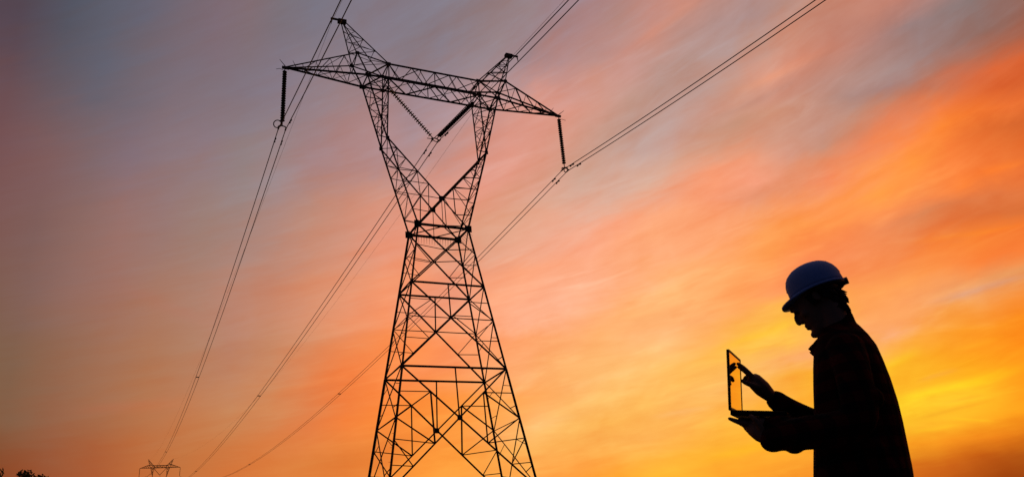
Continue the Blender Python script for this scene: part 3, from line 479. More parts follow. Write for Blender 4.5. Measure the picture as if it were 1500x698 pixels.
def tower_members():
    """every bar of the tower: (name, start, end, width)"""
    B = []
    def bar(n, a, b, w):
        w *= 0.72 if w > 0.12 else 0.80 if w > 0.08 else 0.92
        B.append((n, Vector(a), Vector(b), w))
    # body
    for sx in (-1, 1):
        for sy in (-1, 1):
            zs = [0.0, Z0, Z1, Z2, Z3]
            for a, b in zip(zs, zs[1:]): bar('leg', legp(sx, sy, a), legp(sx, sy, b), 0.215 if b < Z2 else 0.19)
    def face(A, z0, z1, mode):
        # A(s, z): point of the face's leg s at height z; mode picks the redundant pattern
        a0, b0, a1, b1 = A(-1, z0), A(1, z0), A(-1, z1), A(1, z1)
        w0 = (b0 - a0).length; w1 = (b1 - a1).length
        t = w1 / (w1 + w0); zc = z1 + (z0 - z1) * t
        C = lerp(a1, b0, t)
        big = mode in ('base', 'mid', 'top')
        wd = 0.11 if big else 0.075
        bar('diagonal_brace', a1, b0, wd); bar('diagonal_brace', b1, a0, wd)
        top = (a1 + b1) / 2
        if mode in ('base', 'mid'): bar('hanger', top, C, 0.125)
        for s, u, l in ((-1, a1, a0), (1, b1, b0)):
            Mu = lerp(u, C, 0.5)
            if mode == 'base':
                tl = 0.36; Ml = lerp(C, l, tl); M4 = lerp(C, l, 0.66)
                bar('redundant_brace', Mu, A(s, Mu.z), 0.06)
                bar('redundant_brace', Mu, A(s, zc), 0.095)
                bar('redundant_brace', Mu, Ml, 0.11)
                bar('redundant_brace', A(s, zc), Ml, 0.09)
                bar('redundant_brace', Ml, A(s, Ml.z + 0.3), 0.06)
                bar('redundant_brace', A(s, Ml.z + 0.3), M4, 0.06)
                bar('redundant_brace', M4, A(s, M4.z + 0.1), 0.055)
            elif mode == 'mid':
                Ml = lerp(C, l, 0.45)
                bar('redundant_brace', C, A(s, zc), 0.06)
                bar('redundant_brace', Mu, A(s, Mu.z), 0.05)
                bar('redundant_brace', Mu, A(s, zc), 0.055)
                bar('redundant_brace', Ml, A(s, zc), 0.055)
                bar('redundant_brace', Ml, A(s, Ml.z + 0.05), 0.05)
            elif mode == 'top':
                Ml = lerp(C, l, 0.42)
                bar('redundant_brace', C, A(s, zc + 0.25), 0.055)
                bar('redundant_brace', Ml, A(s, zc + 0.25), 0.055)
                bar('redundant_brace', Ml, A(s, Ml.z + 0.1), 0.045)
    for sy in (-1, 1):
        A = lambda s, z, sy=sy: legp(s, sy, z)
        face(A, Z0, Z1, 'base'); face(A, Z1, Z2, 'mid'); face(A, Z2, Z3, 'top')
        face(A, 0.0, Z0, 'foot')
        for z, w in ((Z1, 0.16), (Z2, 0.15), (Z3, 0.2)): bar('horizontal_beam', legp(-1, sy, z), legp(1, sy, z), w)
        bar('horizontal_beam', legp(-1, sy, Z0), legp(1, sy, Z0), 0.1)
    for sx in (-1, 1):
        A = lambda s, z, sx=sx: legp(sx, s, z)
        zz = [0.0, Z0, Z0 + 4.4, Z1, 13.3 + G, Z2, 18.3 + G, Z3]
        for a, b in zip(zz, zz[1:]): face(A, a, b, 'side')
        for i, z in enumerate(zz[1:]):
            bar('horizontal_beam', legp(sx, -1, z), legp(sx, 1, z), 0.15 if z in (Z1, Z2, Z3) else 0.06)
        for a, b in zip(zz[1:4], zz[2:5]):
            m = (a + b) / 2
            for s in (-1, 1):
                c = (legp(sx, -1, m) + legp(sx, 1, m)) / 2
                bar('redundant_brace', lerp(c, legp(sx, s, b), 0.48), legp(sx, s, m + 0.5), 0.045)
                bar('redundant_brace', lerp(c, legp(sx, s, a), 0.48), legp(sx, s, m - 0.8), 0.045)
    # plan bracing at the waist
    w3, d3 = half(Z3)
    bar('plan_brace', (-w3, d3, Z3), (0, -d3, Z3), 0.06); bar('plan_brace', (0, -d3, Z3), (w3, d3, Z3), 0.06)
    bar('plan_brace', (0, d3, Z3), (w3, -d3, Z3), 0.06); bar('plan_brace', (0, d3, Z3), (-w3, -d3, Z3), 0.06)
    # crotch
    for sy in (-1, 1):
        c = Vector((0, sy * DC, ZC))
        for sx in (-1, 1):
            bar('diagonal_brace', legp(sx, sy, Z3), c, 0.13)
        bar('diagonal_brace', c, lerp(legp(-1, sy, Z3), legp(1, sy, Z3), 0.5 + 0.0), 0.05)
    bar('horizontal_beam', (0, -DC, ZC), (0, DC, ZC), 0.16)
    # lower arms, waist to elbow
    for sx in (-1, 1):
        Kp = {s: Vector((sx * WK, s * DK, ZK)) for s in (-1, 1)}
        O = lambda s, t: lerp(legp(sx, s, Z3), Kp[s], t)
        I = lambda s, t: lerp((0, s * DC, ZC), Kp[s], t)
        for s in (-1, 1):
            bar('arm_chord', O(s, 0), O(s, 1), 0.16); bar('arm_chord', I(s, 0), I(s, 1), 0.15)
            Bm = lerp((0, s * DC, ZC), legp(sx, s, Z3), 0.53)
            bar('lattice_bar', Bm, O(s, 0.17), 0.055)
            bar('lattice_bar', Bm, I(s, 0.24), 0.06)
            prev = O(s, 0.17)
            for ti, to in ((0.24, 0.5), (0.45, 0.65), (0.66, 0.8), (0.83, 0.9)):
                bar('lattice_bar', prev, I(s, ti), 0.055); bar('lattice_bar', I(s, ti), O(s, to), 0.055); prev = O(s, to)
        ts = [0, 0.16, 0.32, 0.48, 0.64, 0.8, 1.0]
        for k, (a, b) in enumerate(zip(ts, ts[1:])):
            s = 1 if k % 2 else -1
            bar('lattice_bar', O(s, a), O(-s, b), 0.05)
            if a > 0: bar('lattice_bar', O(-1, a), O(1, a), 0.045)
        ts = [0, 0.24, 0.45, 0.66, 0.83, 1.0]
        for k, (a, b) in enumerate(zip(ts, ts[1:])):
            s = 1 if k % 2 else -1
            bar('lattice_bar', I(s, a), I(-s, b), 0.055)
            if a > 0: bar('lattice_bar', I(-1, a), I(1, a), 0.045)
        bar('lattice_bar', Kp[-1], Kp[1], 0.08)
        # upper arms, elbow to bridge
        UO = lambda s, t: lerp(Kp[s], (sx * WO, s * DB, ZB), t)
        UI = lambda s, t: lerp(Kp[s], (sx * WI, s * DB, ZB), t)
        for s in (-1, 1):
            bar('arm_chord', UO(s, 0), UO(s, 1), 0.16); bar('arm_chord', UI(s, 0), UI(s, 1), 0.14)
            ts = [0.2, 0.36, 0.52, 0.68, 0.84, 1.0]
            for k, t in enumerate(ts[:-1]):
                if k in (1, 2, 4): bar('lattice_bar', UO(s, t), UI(s, t), 0.05)
                if k % 2: bar('lattice_bar', UO(s, t), UI(s, ts[k + 1]), 0.055)
                else: bar('lattice_bar', UI(s, t), UO(s, ts[k + 1]), 0.055)
        for W in (UO, UI):
            ts = [0, 0.22, 0.42, 0.62, 0.82, 1.0]
            for k, (a, b) in enumerate(zip(ts, ts[1:])):
                s = 1 if k % 2 else -1
                bar('lattice_bar', W(s, a), W(-s, b), 0.05)
                if a > 0: bar('lattice_bar', W(-1, a), W(1, a), 0.045)
    # bridge box between the arms
    n = 8
    for s in (-1, 1):
        bar('crossarm_chord', (-L_TIP, 0, ZT), (-WO, s * DB, ZB), 0.15)
        bar('crossarm_chord', (-WO, s * DB, ZB), (WO, s * DB, ZB), 0.15)
        bar('crossarm_chord', (WO, s * DB, ZB), (L_TIP, 0, ZT), 0.15)
        bar('crossarm_chord', (-WI, s * DB, ZTI), (WI, s * DB, ZTI), 0.14)
        for sx in (-1, 1):
            bar('crossarm_chord', (sx * WI, s * DB, ZTI), (sx * WTO, s * DB, ZTO), 0.14)
            bar('crossarm_chord', (sx * WTO, s * DB, ZTO), (sx * L_TIP, 0, ZT), 0.13)
            bar('lattice_bar', (sx * WO, s * DB, ZB), (sx * WTO, s * DB, ZTO), 0.16)
            bar('lattice_bar', (sx * WO, s * DB, ZB), (sx * WI, s * DB, ZTI), 0.13)
            bar('lattice_bar', (sx * WI, s * DB, ZB), (sx * WI, s * DB, ZTI), 0.1)
        step = 2 * WI / n
        for k in range(n):
            x = -WI + k * step
            up0 = (k % 2 == 0)
            a = (x, s * DB, ZTI if up0 else ZB); b = (x + step, s * DB, ZB if up0 else ZTI)
            bar('lattice_bar', a, b, 0.06)
            if k in (0, 2, 5, 7):
                a = (x + step * 0.25, s * DB, ZB if up0 else ZTI); b = (x + step * 0.85, s * DB, ZTI if up0 else ZB)
                bar('lattice_bar', a, b, 0.04)
        bar('lattice_bar', (0, s * DB, ZB), (0, s * DB, ZTI), 0.06)
    for k in range(6):
        x0 = -WI + k * 2 * WI / 6; x1 = x0 + 2 * WI / 6
        s = 1 if k % 2 else -1
        bar('lattice_bar', (x0, s * DB, ZTI), (x1, -s * DB, ZTI), 0.05)
    for k in range(4):
        x0 = -WI + k * WI / 2; x1 = x0 + WI / 2
        s = 1 if k % 2 else -1
        bar('lattice_bar', (x0, s * DB, ZB), (x1, -s * DB, ZB), 0.1)
        bar('lattice_bar', (x0, -s * DB, ZB), (x0 + WI / 4, 0, ZB), 0.045)
        bar('lattice_bar', (x1, s * DB, ZB), (x0 + WI / 4, 0, ZB), 0.045)
    for sx in (-1, 1):
        bar('cross_tie', (sx * WI, -DB, ZB), (sx * WI, DB, ZB), 0.14); bar('cross_tie', (sx * WO, -DB, ZB), (sx * WO, DB, ZB), 0.13)
        bar('cross_tie', (sx * WI, -DB, ZTI), (sx * WI, DB, ZTI), 0.11); bar('cross_tie', (sx * WTO, -DB, ZTO), (sx * WTO, DB, ZTO), 0.09)
        bar('lattice_bar', (sx * WI, -DB, ZB), (sx * WO, DB, ZB), 0.08); bar('lattice_bar', (sx * WO, -DB, ZB), (sx * WI, DB, ZB), 0.06)
        bar('lattice_bar', (sx * WI, -DB, ZTI), (sx * WI, DB, ZB), 0.07); bar('lattice_bar', (sx * WI, DB, ZTI), (sx * WI, -DB, ZB), 0.05)
        bar('lattice_bar', (sx * WI, -DB, ZTI), (sx * WTO, DB, ZTO), 0.05)
        # side crossarms
        tip = Vector((sx * L_TIP, 0, ZT))
        bt = lambda s, t: lerp((sx * WO, s * DB, ZB), tip, t)
        tp = lambda s, t: lerp((sx * WTO, s * DB, ZTO), tip, t)
        for s in (-1, 1):
            ts = [(0.0, 0.0), (0.2, 0.18), (0.4, 0.38), (0.6, 0.58), (0.78, 0.76)]
            for k in range(len(ts) - 1):
                bar('lattice_bar', tp(s, ts[k][1]), bt(s, ts[k + 1][0]), 0.06)
                bar('lattice_bar', bt(s, ts[k + 1][0]), tp(s, ts[k + 1][1]), 0.045)
        ts = [0, 0.2, 0.4, 0.6, 0.8]
        for k, (a, b) in enumerate(zip(ts, ts[1:])):
            s = 1 if k % 2 else -1
            bar('lattice_bar', bt(s, a), bt(-s, b), 0.06)
            bar('lattice_bar', bt(-s, a), bt(s, b), 0.04)
            if k < 2: bar('lattice_bar', tp(-s, a), tp(s, b), 0.05)
        # earth-wire peaks
        pk = Vector((sx * WP, 0, ZP))
        for s in (-1, 1):
            o = lambda t: lerp((sx * WTO, s * DB, ZTO), pk + Vector((0, s * 0.12, 0)), t)
            i = lambda t: lerp((sx * WI, s * DB, ZTI), pk + Vector((-sx * 0.15, s * 0.12, 0)), t)
            bar('peak_chord', o(0), o(1), 0.1); bar('peak_chord', i(0), i(1), 0.1)
            bar('lattice_bar', i(0.28), o(0.3), 0.05)
            bar('lattice_bar', i(0.28), o(0.0), 0.055)
            bar('lattice_bar', i(0.55), o(0.3), 0.05); bar('lattice_bar', i(0.55), o(0.56), 0.05)
            bar('lattice_bar', i(0.75), o(0.56), 0.045); bar('lattice_bar', i(0.75), o(0.78), 0.04)
        for t, q in ((0.3, 0.55), (0.55, 0.8)):
            o = lambda s, t: lerp((sx * WTO, s * DB, ZTO), pk + Vector((0, s * 0.12, 0)), t)
            i = lambda s, t: lerp((sx * WI, s * DB, ZTI), pk + Vector((0, s * 0.12, 0)), t)
            bar('lattice_bar', o(-1, t), o(1, t), 0.045); bar('lattice_bar', i(-1, t), i(1, t), 0.045)
            bar('lattice_bar', o(-1, t), o(1, q), 0.04); bar('lattice_bar', i(-1, t), i(1, q), 0.04)
        bar('lattice_bar', (sx * WI, -DB, ZTI), i(1, 0.3), 0.05); bar('lattice_bar', (sx * WTO, -DB, ZTO), o(1, 0.3), 0.04)
    return B

MEMBERS = tower_members()
def tower_plates():
    P = []
    w, d = half(Z3)
    for sx in (-1, 1):
        for sy in (-1, 1):
            P.append((Vector((sx * w, sy * (d + 0.03), Z3)), (0.5, 0.04, 0.5)))
            P.append((Vector((sx * (w + 0.03), sy * d, Z3)), (0.04, 0.42, 0.45)))
            P.append((Vector((sx * WO, sy * (DB + 0.03), ZB)), (0.42, 0.03, 0.34)))
            P.append((Vector((sx * WI, sy * (DB + 0.03), ZB)), (0.34, 0.03, 0.30)))
            P.append((Vector((sx * WI, sy * (DB + 0.03), ZTI)), (0.34, 0.03, 0.26)))
            P.append((Vector((sx * WTO, sy * (DB + 0.03), ZTO)), (0.30, 0.03, 0.28)))
            P.append((Vector((sx * WK, sy * (DK + 0.03), ZK)), (0.26, 0.03, 0.3)))
    for sy in (-1, 1):
        P.append((Vector((0, sy * (DC + 0.03), ZC)), (0.42, 0.04, 0.36)))
        for z0, z1 in ((Z0, Z1),):
            w0, d0 = half(z0); w1, d1 = half(z1); t = w1 / (w1 + w0); z = z1 + (z0 - z1) * t
            P.append((Vector((0, sy * (half(z)[1] + 0.04), z)), (0.34, 0.03, 0.34)))
    return P
PLATES = tower_plates()

tower = empty('transmission_tower', TOWER)
tag(tower, 'tall near lattice steel tower with forked arms, wide crossarm and two pointed peaks', 'electricity pylon', 'electricity pylons of the line')
for n, a, b, w in MEMBERS:
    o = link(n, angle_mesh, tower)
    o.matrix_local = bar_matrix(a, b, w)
for c, s in PLATES:
    o = link('gusset_plate', plate_mesh, tower)
    o.matrix_local = Matrix.LocRotScale(c, None, Vector(s))
def spike(P, Q, w, name='spike'):
    o = link(name, rod_mesh, tower); o.matrix_local = bar_matrix(P, Q, w)
w3, d3 = half(Z3)
for i in range(15):   # bird guard under the waist
    x = -w3 + 0.55 + i * (2 * w3 - 0.9) / 14
    spike((x, d3 + 0.1, Z3 - 0.05), (x + 0.07, d3 + 0.35, Z3 - 0.42 - 0.05 * (i % 2)), 0.03)
for i in range(6):
    y = -d3 + 0.3 + i * (2 * d3 - 0.5) / 5
    spike((w3 + 0.1, y, Z3 - 0.05), (w3 + 0.45, y, Z3 - 0.38), 0.03)
for sx in (-1, 1):    # arcing horns and bracket at the crossarm tips and peaks
    spike((sx * (L_TIP - 0.1), 0, ZT), (sx * (L_TIP + 0.42), -0.25, ZT + 0.42), 0.07, 'arcing_horn')
    spike((sx * (L_TIP - 0.8), 0, ZT + 0.15), (sx * (L_TIP - 0.5), -0.2, ZT + 0.55), 0.06, 'arcing_horn')
    o = link('tip_plate', plate_mesh, tower); o.matrix_local = Matrix.LocRotScale(Vector((sx * (L_TIP - 0.05), 0, ZT - 0.03)), None, Vector((0.5, 0.16, 0.16)))
    o = link('peak_bracket', plate_mesh, tower); o.matrix_local = Matrix.LocRotScale(Vector((sx * (WP - 0.05), 0, ZP)), None, Vector((0.62, 0.36, 0.26)))
    o = link('peak_bracket', plate_mesh, tower); o.matrix_local = Matrix.LocRotScale(Vector((sx * (WP + 0.35), 0, ZP + 0.1)), None, Vector((0.9, 0.12, 0.12)))
    spike((sx * (WP + 0.72), 0, ZP + 0.12), (sx * (WP + 0.78), 0, ZP - 0.42), 0.12, 'earth_wire_clamp')
# climbing pegs up one leg
for i in range(46):
    z = Z0 - 2 + i * 0.42
    p = legp(-1, -1, z); spike(p, p + Vector((-0.16 if i % 2 else 0.0, -0.0 if i % 2 else -0.16, 0)), 0.03, 'step_bolt')

# far tower: the same frame, one mesh, too small in the photo for single bars
fs = Shape(); fv = []; ff = []
for n, a, b, w in MEMBERS:
    if n == 'redundant_brace' and w < 0.05: continue
    m = bar_matrix(a, b, max(w * 1.45, 0.11)); k = len(fv)
    fv += [m @ Vector(q) for q in AV]; ff += [tuple(k + i for i in f) for f in AF]
far = link('transmission_tower', mesh_from('far_tower', fv, ff), None, 'steel')
far.location = FAR; far.rotation_euler = (0, 0, -0.0512)
tag(far, 'tiny distant lattice tower on the hill at the lower left, next along the line', 'electricity pylon', 'electricity pylons of the line')
FM = Matrix.Translation(FAR) @ Matrix.Rotation(-0.0512, 4, 'Z')

# ------------------------------------------------------------------ insulator strings
prof = [(0.0, 0.11), (0.045, 0.105), (0.05, 0.05), (0.085, 0.03), (0.16, 0.008), (0.163, -0.022), (0.10, -0.02), (0.05, -0.03), (0.03, -0.09), (0.0, -0.1)]
dv_, df_ = [], []
N = 14
for r, z in prof:
    for j in range(N): dv_.append((r * math.cos(2 * math.pi * j / N), r * math.sin(2 * math.pi * j / N), z))
for i in range(len(prof) - 1):
    for j in range(N):
        k = (j + 1) % N; df_.append((i * N + j, i * N + k, (i + 1) * N + k, (i + 1) * N + j))
disc_mesh = mesh_from('insulator_disc', dv_, df_, True); disc_mesh.materials.append(MAT['glass'])

ZW = {-1: 26.87 + G, 0: 27.77 + G, 1: 26.86 + G}       # height of the wires at the near tower
def string(top, bot, label, ring=None):
    top = Vector(top); bot = Vector(bot); d = bot - top; L = d.length; d.normalize()
    root = empty('insulator_string', top)
    tag(root, label, 'insulator string', 'insulator strings of the near tower')
    q = d.to_track_quat('-Z', 'Y').to_matrix().to_4x4()
    pitch = 0.2
    n = int((L - 0.48) / pitch)
    s0 = 0.34
    for k in range(n):
        o = link('disc', disc_mesh, root); o.matrix_local = Matrix.Translation(d * (s0 + k * pitch)) @ q
    o = link('link', Shape().tube([(0, 0, 0), d * 0.34], 0.035, 8).mesh('link'), root, 'steel')
    o = link('link', Shape().tube([d * (s0 + n * pitch - 0.1), d * (L - 0.02)], 0.035, 8).mesh('link'), root, 'steel')
    return root
def torus(c, nrm, r1, r2, squash=1.0, n=28, m=8, arc=1.0, xdir=None):
    nrm = Vector(nrm).normalized(); a = Vector(xdir).normalized() if xdir else nrm.orthogonal().normalized(); b = nrm.cross(a)
    pts = [Vector(c) + a * r1 * math.cos(2 * math.pi * arc * i / n) + b * r1 * squash * math.sin(2 * math.pi * arc * i / n) for i in range(n + 1)]
    return Shape().tube(pts, r2, m)
def yoke(root, at, ring_c, ring_n, ring_r, arc=1.0, xdir=None):
    at = Vector(at); o = root.location
    pts = [at + Vector((-0.27, 0, -0.04)), at + Vector((-0.2, 0, 0.05)), at + Vector((0, 0, 0.09)), at + Vector((0.2, 0, 0.05)), at + Vector((0.27, 0, -0.04))]
    link('yoke_plate', Shape().tube([p - o for p in pts], 0.045, 8).mesh('yoke'), root, 'steel')
    for s in (-1, 1):
        c = at + Vector((s * 0.24, 0, -0.16)) - o
        sh = Shape().tube([c + Vector((0, -0.24, 0.03)), c + Vector((0, -0.1, 0)), c + Vector((0, 0.1, 0)), c + Vector((0, 0.24, 0.03))], [0.03, 0.055, 0.055, 0.03], 8)
        sh.tube([c, c + Vector((0, 0, 0.15))], 0.03, 6)
        link('clamp', sh.mesh('clamp'), root, 'steel')
    link('grading_ring', torus(Vector(ring_c) - o, ring_n, ring_r, 0.035, 1.0, arc=arc, xdir=xdir).mesh('ring', True), root, 'steel')
WX = {-1: -11.05, 0: 0.07, 1: 10.98}
sL = string((-L_TIP, 0, ZT - 0.05), (WX[-1], 0, ZW[-1] + 0.15), 'vertical insulator string hanging from the left crossarm tip of the near tower')
yoke(sL, (WX[-1], 0, ZW[-1] + 0.12), (WX[-1] - 0.32, 0, ZW[-1] + 0.30), (0.35, 0.8, 0.3), 0.26)
sR = string((L_TIP, 0, ZT - 0.05), (WX[1], 0, ZW[1] + 0.15), 'vertical insulator string hanging from the right crossarm tip of the near tower')
yoke(sR, (WX[1], 0, ZW[1] + 0.12), (WX[1] + 0.1, 0, ZW[1] + 0.05), (0.9, 0.25, 0.1), 0.2)
link('arcing_horn', Shape().tube([(0, 0, -0.25), (0.3, -0.1, -0.3), (0.5, -0.2, -0.42)], 0.018, 6).mesh('horn'), sR, 'steel')
link('arcing_horn', Shape().tube([(0, 0, -0.25), (-0.35, 0.0, -0.12), (-0.6, 0, -0.22)], 0.018, 6).mesh('horn'), sL, 'steel')
sV = string((-WI + 0.05, 0, ZB - 0.08), (WX[0] - 0.12, 0, ZW[0] + 0.14), 'slanting insulator string forming the left arm of the V below the crossarm')
yoke(sV, (WX[0], 0, ZW[0] + 0.1), (WX[0] + 0.12, 0, ZW[0] + 0.28), (0.25, 1, 0.1), 0.36, 0.5, (1, 0, 0))
sV2 = string((WI - 0.05, 0, ZB - 0.08), (WX[0] + 0.12, 0, ZW[0] + 0.14), 'slanting insulator string forming the right arm of the V, seen crowded end on')
link('arcing_horn', Shape().tube([Vector((WX[0] - 0.1, 0, ZW[0] + 0.1)) - sV2.location, Vector((WX[0] - 0.6, 0.05, ZW[0] + 0.12)) - sV2.location], 0.03, 6).mesh('horn'), sV2, 'steel')
# far strings: one small mesh each
for a, b, lb in (((-L_TIP, 0, ZT), (-L_TIP, 0, ZT - 5), 'small vertical insulator string under the left tip of the distant tower'),
                 ((L_TIP, 0, ZT), (L_TIP, 0, ZT - 5), 'small vertical insulator string under the right tip of the distant tower'),
                 ((-WI, 0, ZB), (0, 0, ZW[0]), 'left slanting insulator string of the V in the distant tower'),
                 ((WI, 0, ZB), (0, 0, ZW[0]), 'right slanting insulator string of the V in the distant tower')):
    a = Vector(a); b = Vector(b); n = 24; pts = []; rr = []
    for k in range(n * 2):
        pts.append(lerp(a, b, k / (2 * n - 1))); rr.append(0.19 if k % 2 else 0.07)
    o = link('insulator_string', Shape().tube([FM.to_3x3() @ (p - a) for p in pts], rr, 8).mesh('string'), None, 'glass')
    o.location = FM @ a
    tag(o, lb, 'insulator string', 'insulator strings of the distant tower')

# ------------------------------------------------------------------ wires
def far_end(x, z): return FM @ Vector((x, 0, z))
def wire_pts(p0, p1, sag, bow):
    out = []
    for k in range(91):
        s = (k / 90) ** 1.25
        p = lerp(p0, p1, s); p.z -= 4 * sag * s * (1 - s); p.x += 4 * bow * s * (1 - s)
        out.append(p)
    return out
def near_pts(p0, b, c, dx=0.0, reach=300.0):
    out = []
    for k in range(1, 61):
        t = reach * (k / 60) ** 1.6
        out.append(p0 + Vector((0.0085 * t + dx * t, -t, b * t + c * t * t)))
    return out
def damper(P, D):
    D = D.normalized(); u = Vector((0, 0, -0.09))
    s = Shape().tube([P - D * 0.2 + u, P + D * 0.2 + u], 0.014, 6)
    for e in (-1, 1): s.tube([P + D * e * 0.12 + u, P + D * e * 0.27 + u], [0.05, 0.062], 8)
    s.tube([P, P + u], 0.03, 6)
    return s.mesh('damper')
SAG = {-1: (7.16, 2.25), 0: (13.69, -0.78), 1: (11.2, 2.57)}
NB = {-1: -0.1708, 0: -0.1700, 1: -0.1682}
SHORT = {-1: 'from the left crossarm end', 0: 'from the middle V', 1: 'from the right crossarm end'}
NAMES = {-1: 'under the left end of the crossarm', 0: 'through the V at the middle of the tower', 1: 'under the right end of the crossarm'}
for sx in (-1, 0, 1):
    zf = (ZT - 5.03) if sx else (ZB - 4.2)
    for s in (-1, 1):
        off = Vector((s * 0.24, 0, 0))
        p0 = Vector((WX[sx], 0, ZW[sx] - 0.05)) + off
        fp = wire_pts(p0, far_end(sx * L_TIP + s * 0.24, zf), *SAG[sx])
        npz = near_pts(p0, NB[sx], 0.000757)
        root = link('conductor', Shape().tube([p - p0 for p in reversed(npz)] + [p - p0 for p in fp], 0.030, 6).mesh('conductor', True), None, 'wire')
        root.location = p0
        tag(root, '%s wire of the twin pair running %s' % ('left' if s < 0 else 'right', NAMES[sx]), 'power line', 'twin conductors of the power line')
        for q, dd in ((fp, 1), (npz, -1)):
            acc = 0.0; want = 1.55 + 0.25 * (s > 0)
            prev = p0
            for p in q:
                L = (p - prev).length
                if acc + L >= want:
                    P = lerp(prev, p, (want - acc) / L)
                    link('vibration_damper', damper(P - p0, p - prev), root, 'steel'); break
                acc += L; prev = p
    # spacers that hold the pair apart
    for k, fr in enumerate((22, 44, 56, 66)):
        a = wire_pts(Vector((WX[sx], 0, ZW[sx] - 0.05)), far_end(sx * L_TIP, zf), *SAG[sx])[fr]
        o = link('spacer', Shape().tube([(-0.26, 0, 0), (0.26, 0, 0)], 0.07, 6).mesh('spacer'), None, 'steel'); o.location = a
        tag(o, '%s small spacer bar on the twin conductors %s' % (('nearest', 'second', 'third', 'farthest')[k], SHORT[sx]), 'spacer', 'spacers on the twin conductors')
for sx in (-1, 1):
    p0 = Vector((sx * (WP + 0.78), 0, ZP - 0.4)) if sx < 0 else Vector((sx * (WP + 0.2), 0, ZP - 0.05))
    fp = wire_pts(p0, far_end(sx * (WP + 0.5), ZP), 9.0 if sx < 0 else 5.0, 0.0 if sx < 0 else 5.0)
    npz = near_pts(p0, -0.14, 0.0006)
    root = link('earth_wire', Shape().tube([p - p0 for p in reversed(npz)] + [p - p0 for p in fp], 0.010, 5).mesh('earth_wire', True), None, 'wire')
    root.location = p0
    tag(root, 'thin faint earth wire passing over the %s peak of the near tower' % ('left' if sx < 0 else 'right'), 'power line', 'earth wires of the power line')

# ------------------------------------------------------------------ trees at the lower left corner
def tree(x, y, h, cr, label, seed):
    rnd = random.Random(seed)
    z0 = ground_h(x, y)
    root = empty('tree', (x, y, z0))
    tag(root, label, 'tree', 'trees at the field edge')
    T = Shape().tube([(0, 0, -0.2), (0.05, 0, h * 0.25), (-0.1, 0.05, h * 0.55), (0, 0, h * 0.8)], [0.028 * h, 0.02 * h, 0.013 * h, 0.005 * h], 10)
    tips = []
    for k in range(16):
        a = rnd.uniform(0, 6.28); zb = h * rnd.uniform(0.3, 0.72); ln = cr * rnd.uniform(0.55, 1.0) * (1.15 - 0.5 * (zb / h - 0.3))
        e = Vector((math.cos(a) * ln, math.sin(a) * ln, zb + ln * rnd.uniform(0.45, 1.0)))
        e.z = min(e.z, h * 0.95)
        m = lerp((0, 0, zb), e, 0.5) + Vector((0, 0, -0.08 * ln))
        T.tube([(0, 0, zb), m, e], [0.009 * h, 0.006 * h, 0.002 * h], 6)
        tips += [e, m]
    tips.append(Vector((0, 0, h * 0.93)))
    link('trunk', T.mesh('trunk', True), root, 'bark')
    v = []; f = []
    for t in tips:
        rr = cr * rnd.uniform(0.26, 0.42)
        for _ in range(230):
            d = Vector((rnd.gauss(0, 1), rnd.gauss(0, 1), rnd.gauss(0, 1))).normalized() * rr * rnd.random() ** 0.45
            c = t + Vector((d.x, d.y, d.z * 0.85))
            if c.z > h: c.z = h - rnd.random() * 0.5
            s = rnd.uniform(0.10, 0.19)
            a = Vector((rnd.uniform(-1, 1), rnd.uniform(-1, 1), rnd.uniform(-.5, 1.2))).normalized(); b = a.orthogonal().normalized()
            k = len(v)
            v += [c - a * s, c + b * s * 0.45, c + a * s, c - b * s * 0.45]; f.append((k, k + 1, k + 2, k + 3))
    # sprigs that stick up out of the crown
    for _ in range(26):
        t = rnd.choice(tips); c = t + Vector((rnd.uniform(-.5, .5), rnd.uniform(-.5, .5), cr * 0.2))
        for q in range(16):
            cc = c + Vector((rnd.uniform(-.1, .1), rnd.uniform(-.1, .1), q * 0.055)); s = 0.14
            a = Vector((rnd.uniform(-.6, .6), rnd.uniform(-.6, .6), 1)).normalized(); b = a.orthogonal().normalized(); k = len(v)
            v += [cc - a * s, cc + b * s * 0.4, cc + a * s, cc - b * s * 0.4]; f.append((k, k + 1, k + 2, k + 3))
    tag(link('crown', mesh_from('crown', v, f), root, 'leaf'), kind=None)
def at_px(px, py, dist):
    d = fwd + right * ((px - 750) / 1182.14) + up * ((349 - py) / 1182.14)
    h = math.hypot(d.x, d.y); return CAM + d * (dist / h)


tree(-25.40, 22.6, 11.55, 2.1, 'tallest dark bushy treetop at the lower left corner of the field', 3)
tree(-26.1, 16.35, 9.85, 2.0, 'low dark treetop cut by the left edge of the picture', 11)
tree(-25.0, 30.49, 12.35, 2.2, 'small low treetop just right of the tallest treetop', 5)

# ------------------------------------------------------------------ person with a laptop
PER = empty('person', (-15.7846, -46.6782, 0.0), R(-48.156))
tag(PER, 'person in blue hard hat and dark plaid shirt holding a laptop, head bowed', 'person')
HEAD = Vector((-0.066, 0.0, 1.628)); HS = 1.14
HR = Matrix.Rotation(R(-31), 3, 'Y')
def hp(x, y, z): return HEAD + HR @ (Vector((x, y * 0.94, z)) * HS)

def oval(c, rx, ry, n=20, e=2.3):
    out = []
    for j in range(n):
        a = 2 * math.pi * j / n; ca, sa = math.cos(a), math.sin(a)
        out.append((c[0] + rx * abs(ca) ** (2 / e) * (1 if ca > 0 else -1), c[1] + ry * abs(sa) ** (2 / e) * (1 if sa > 0 else -1), c[2]))
    return out

body = Shape()
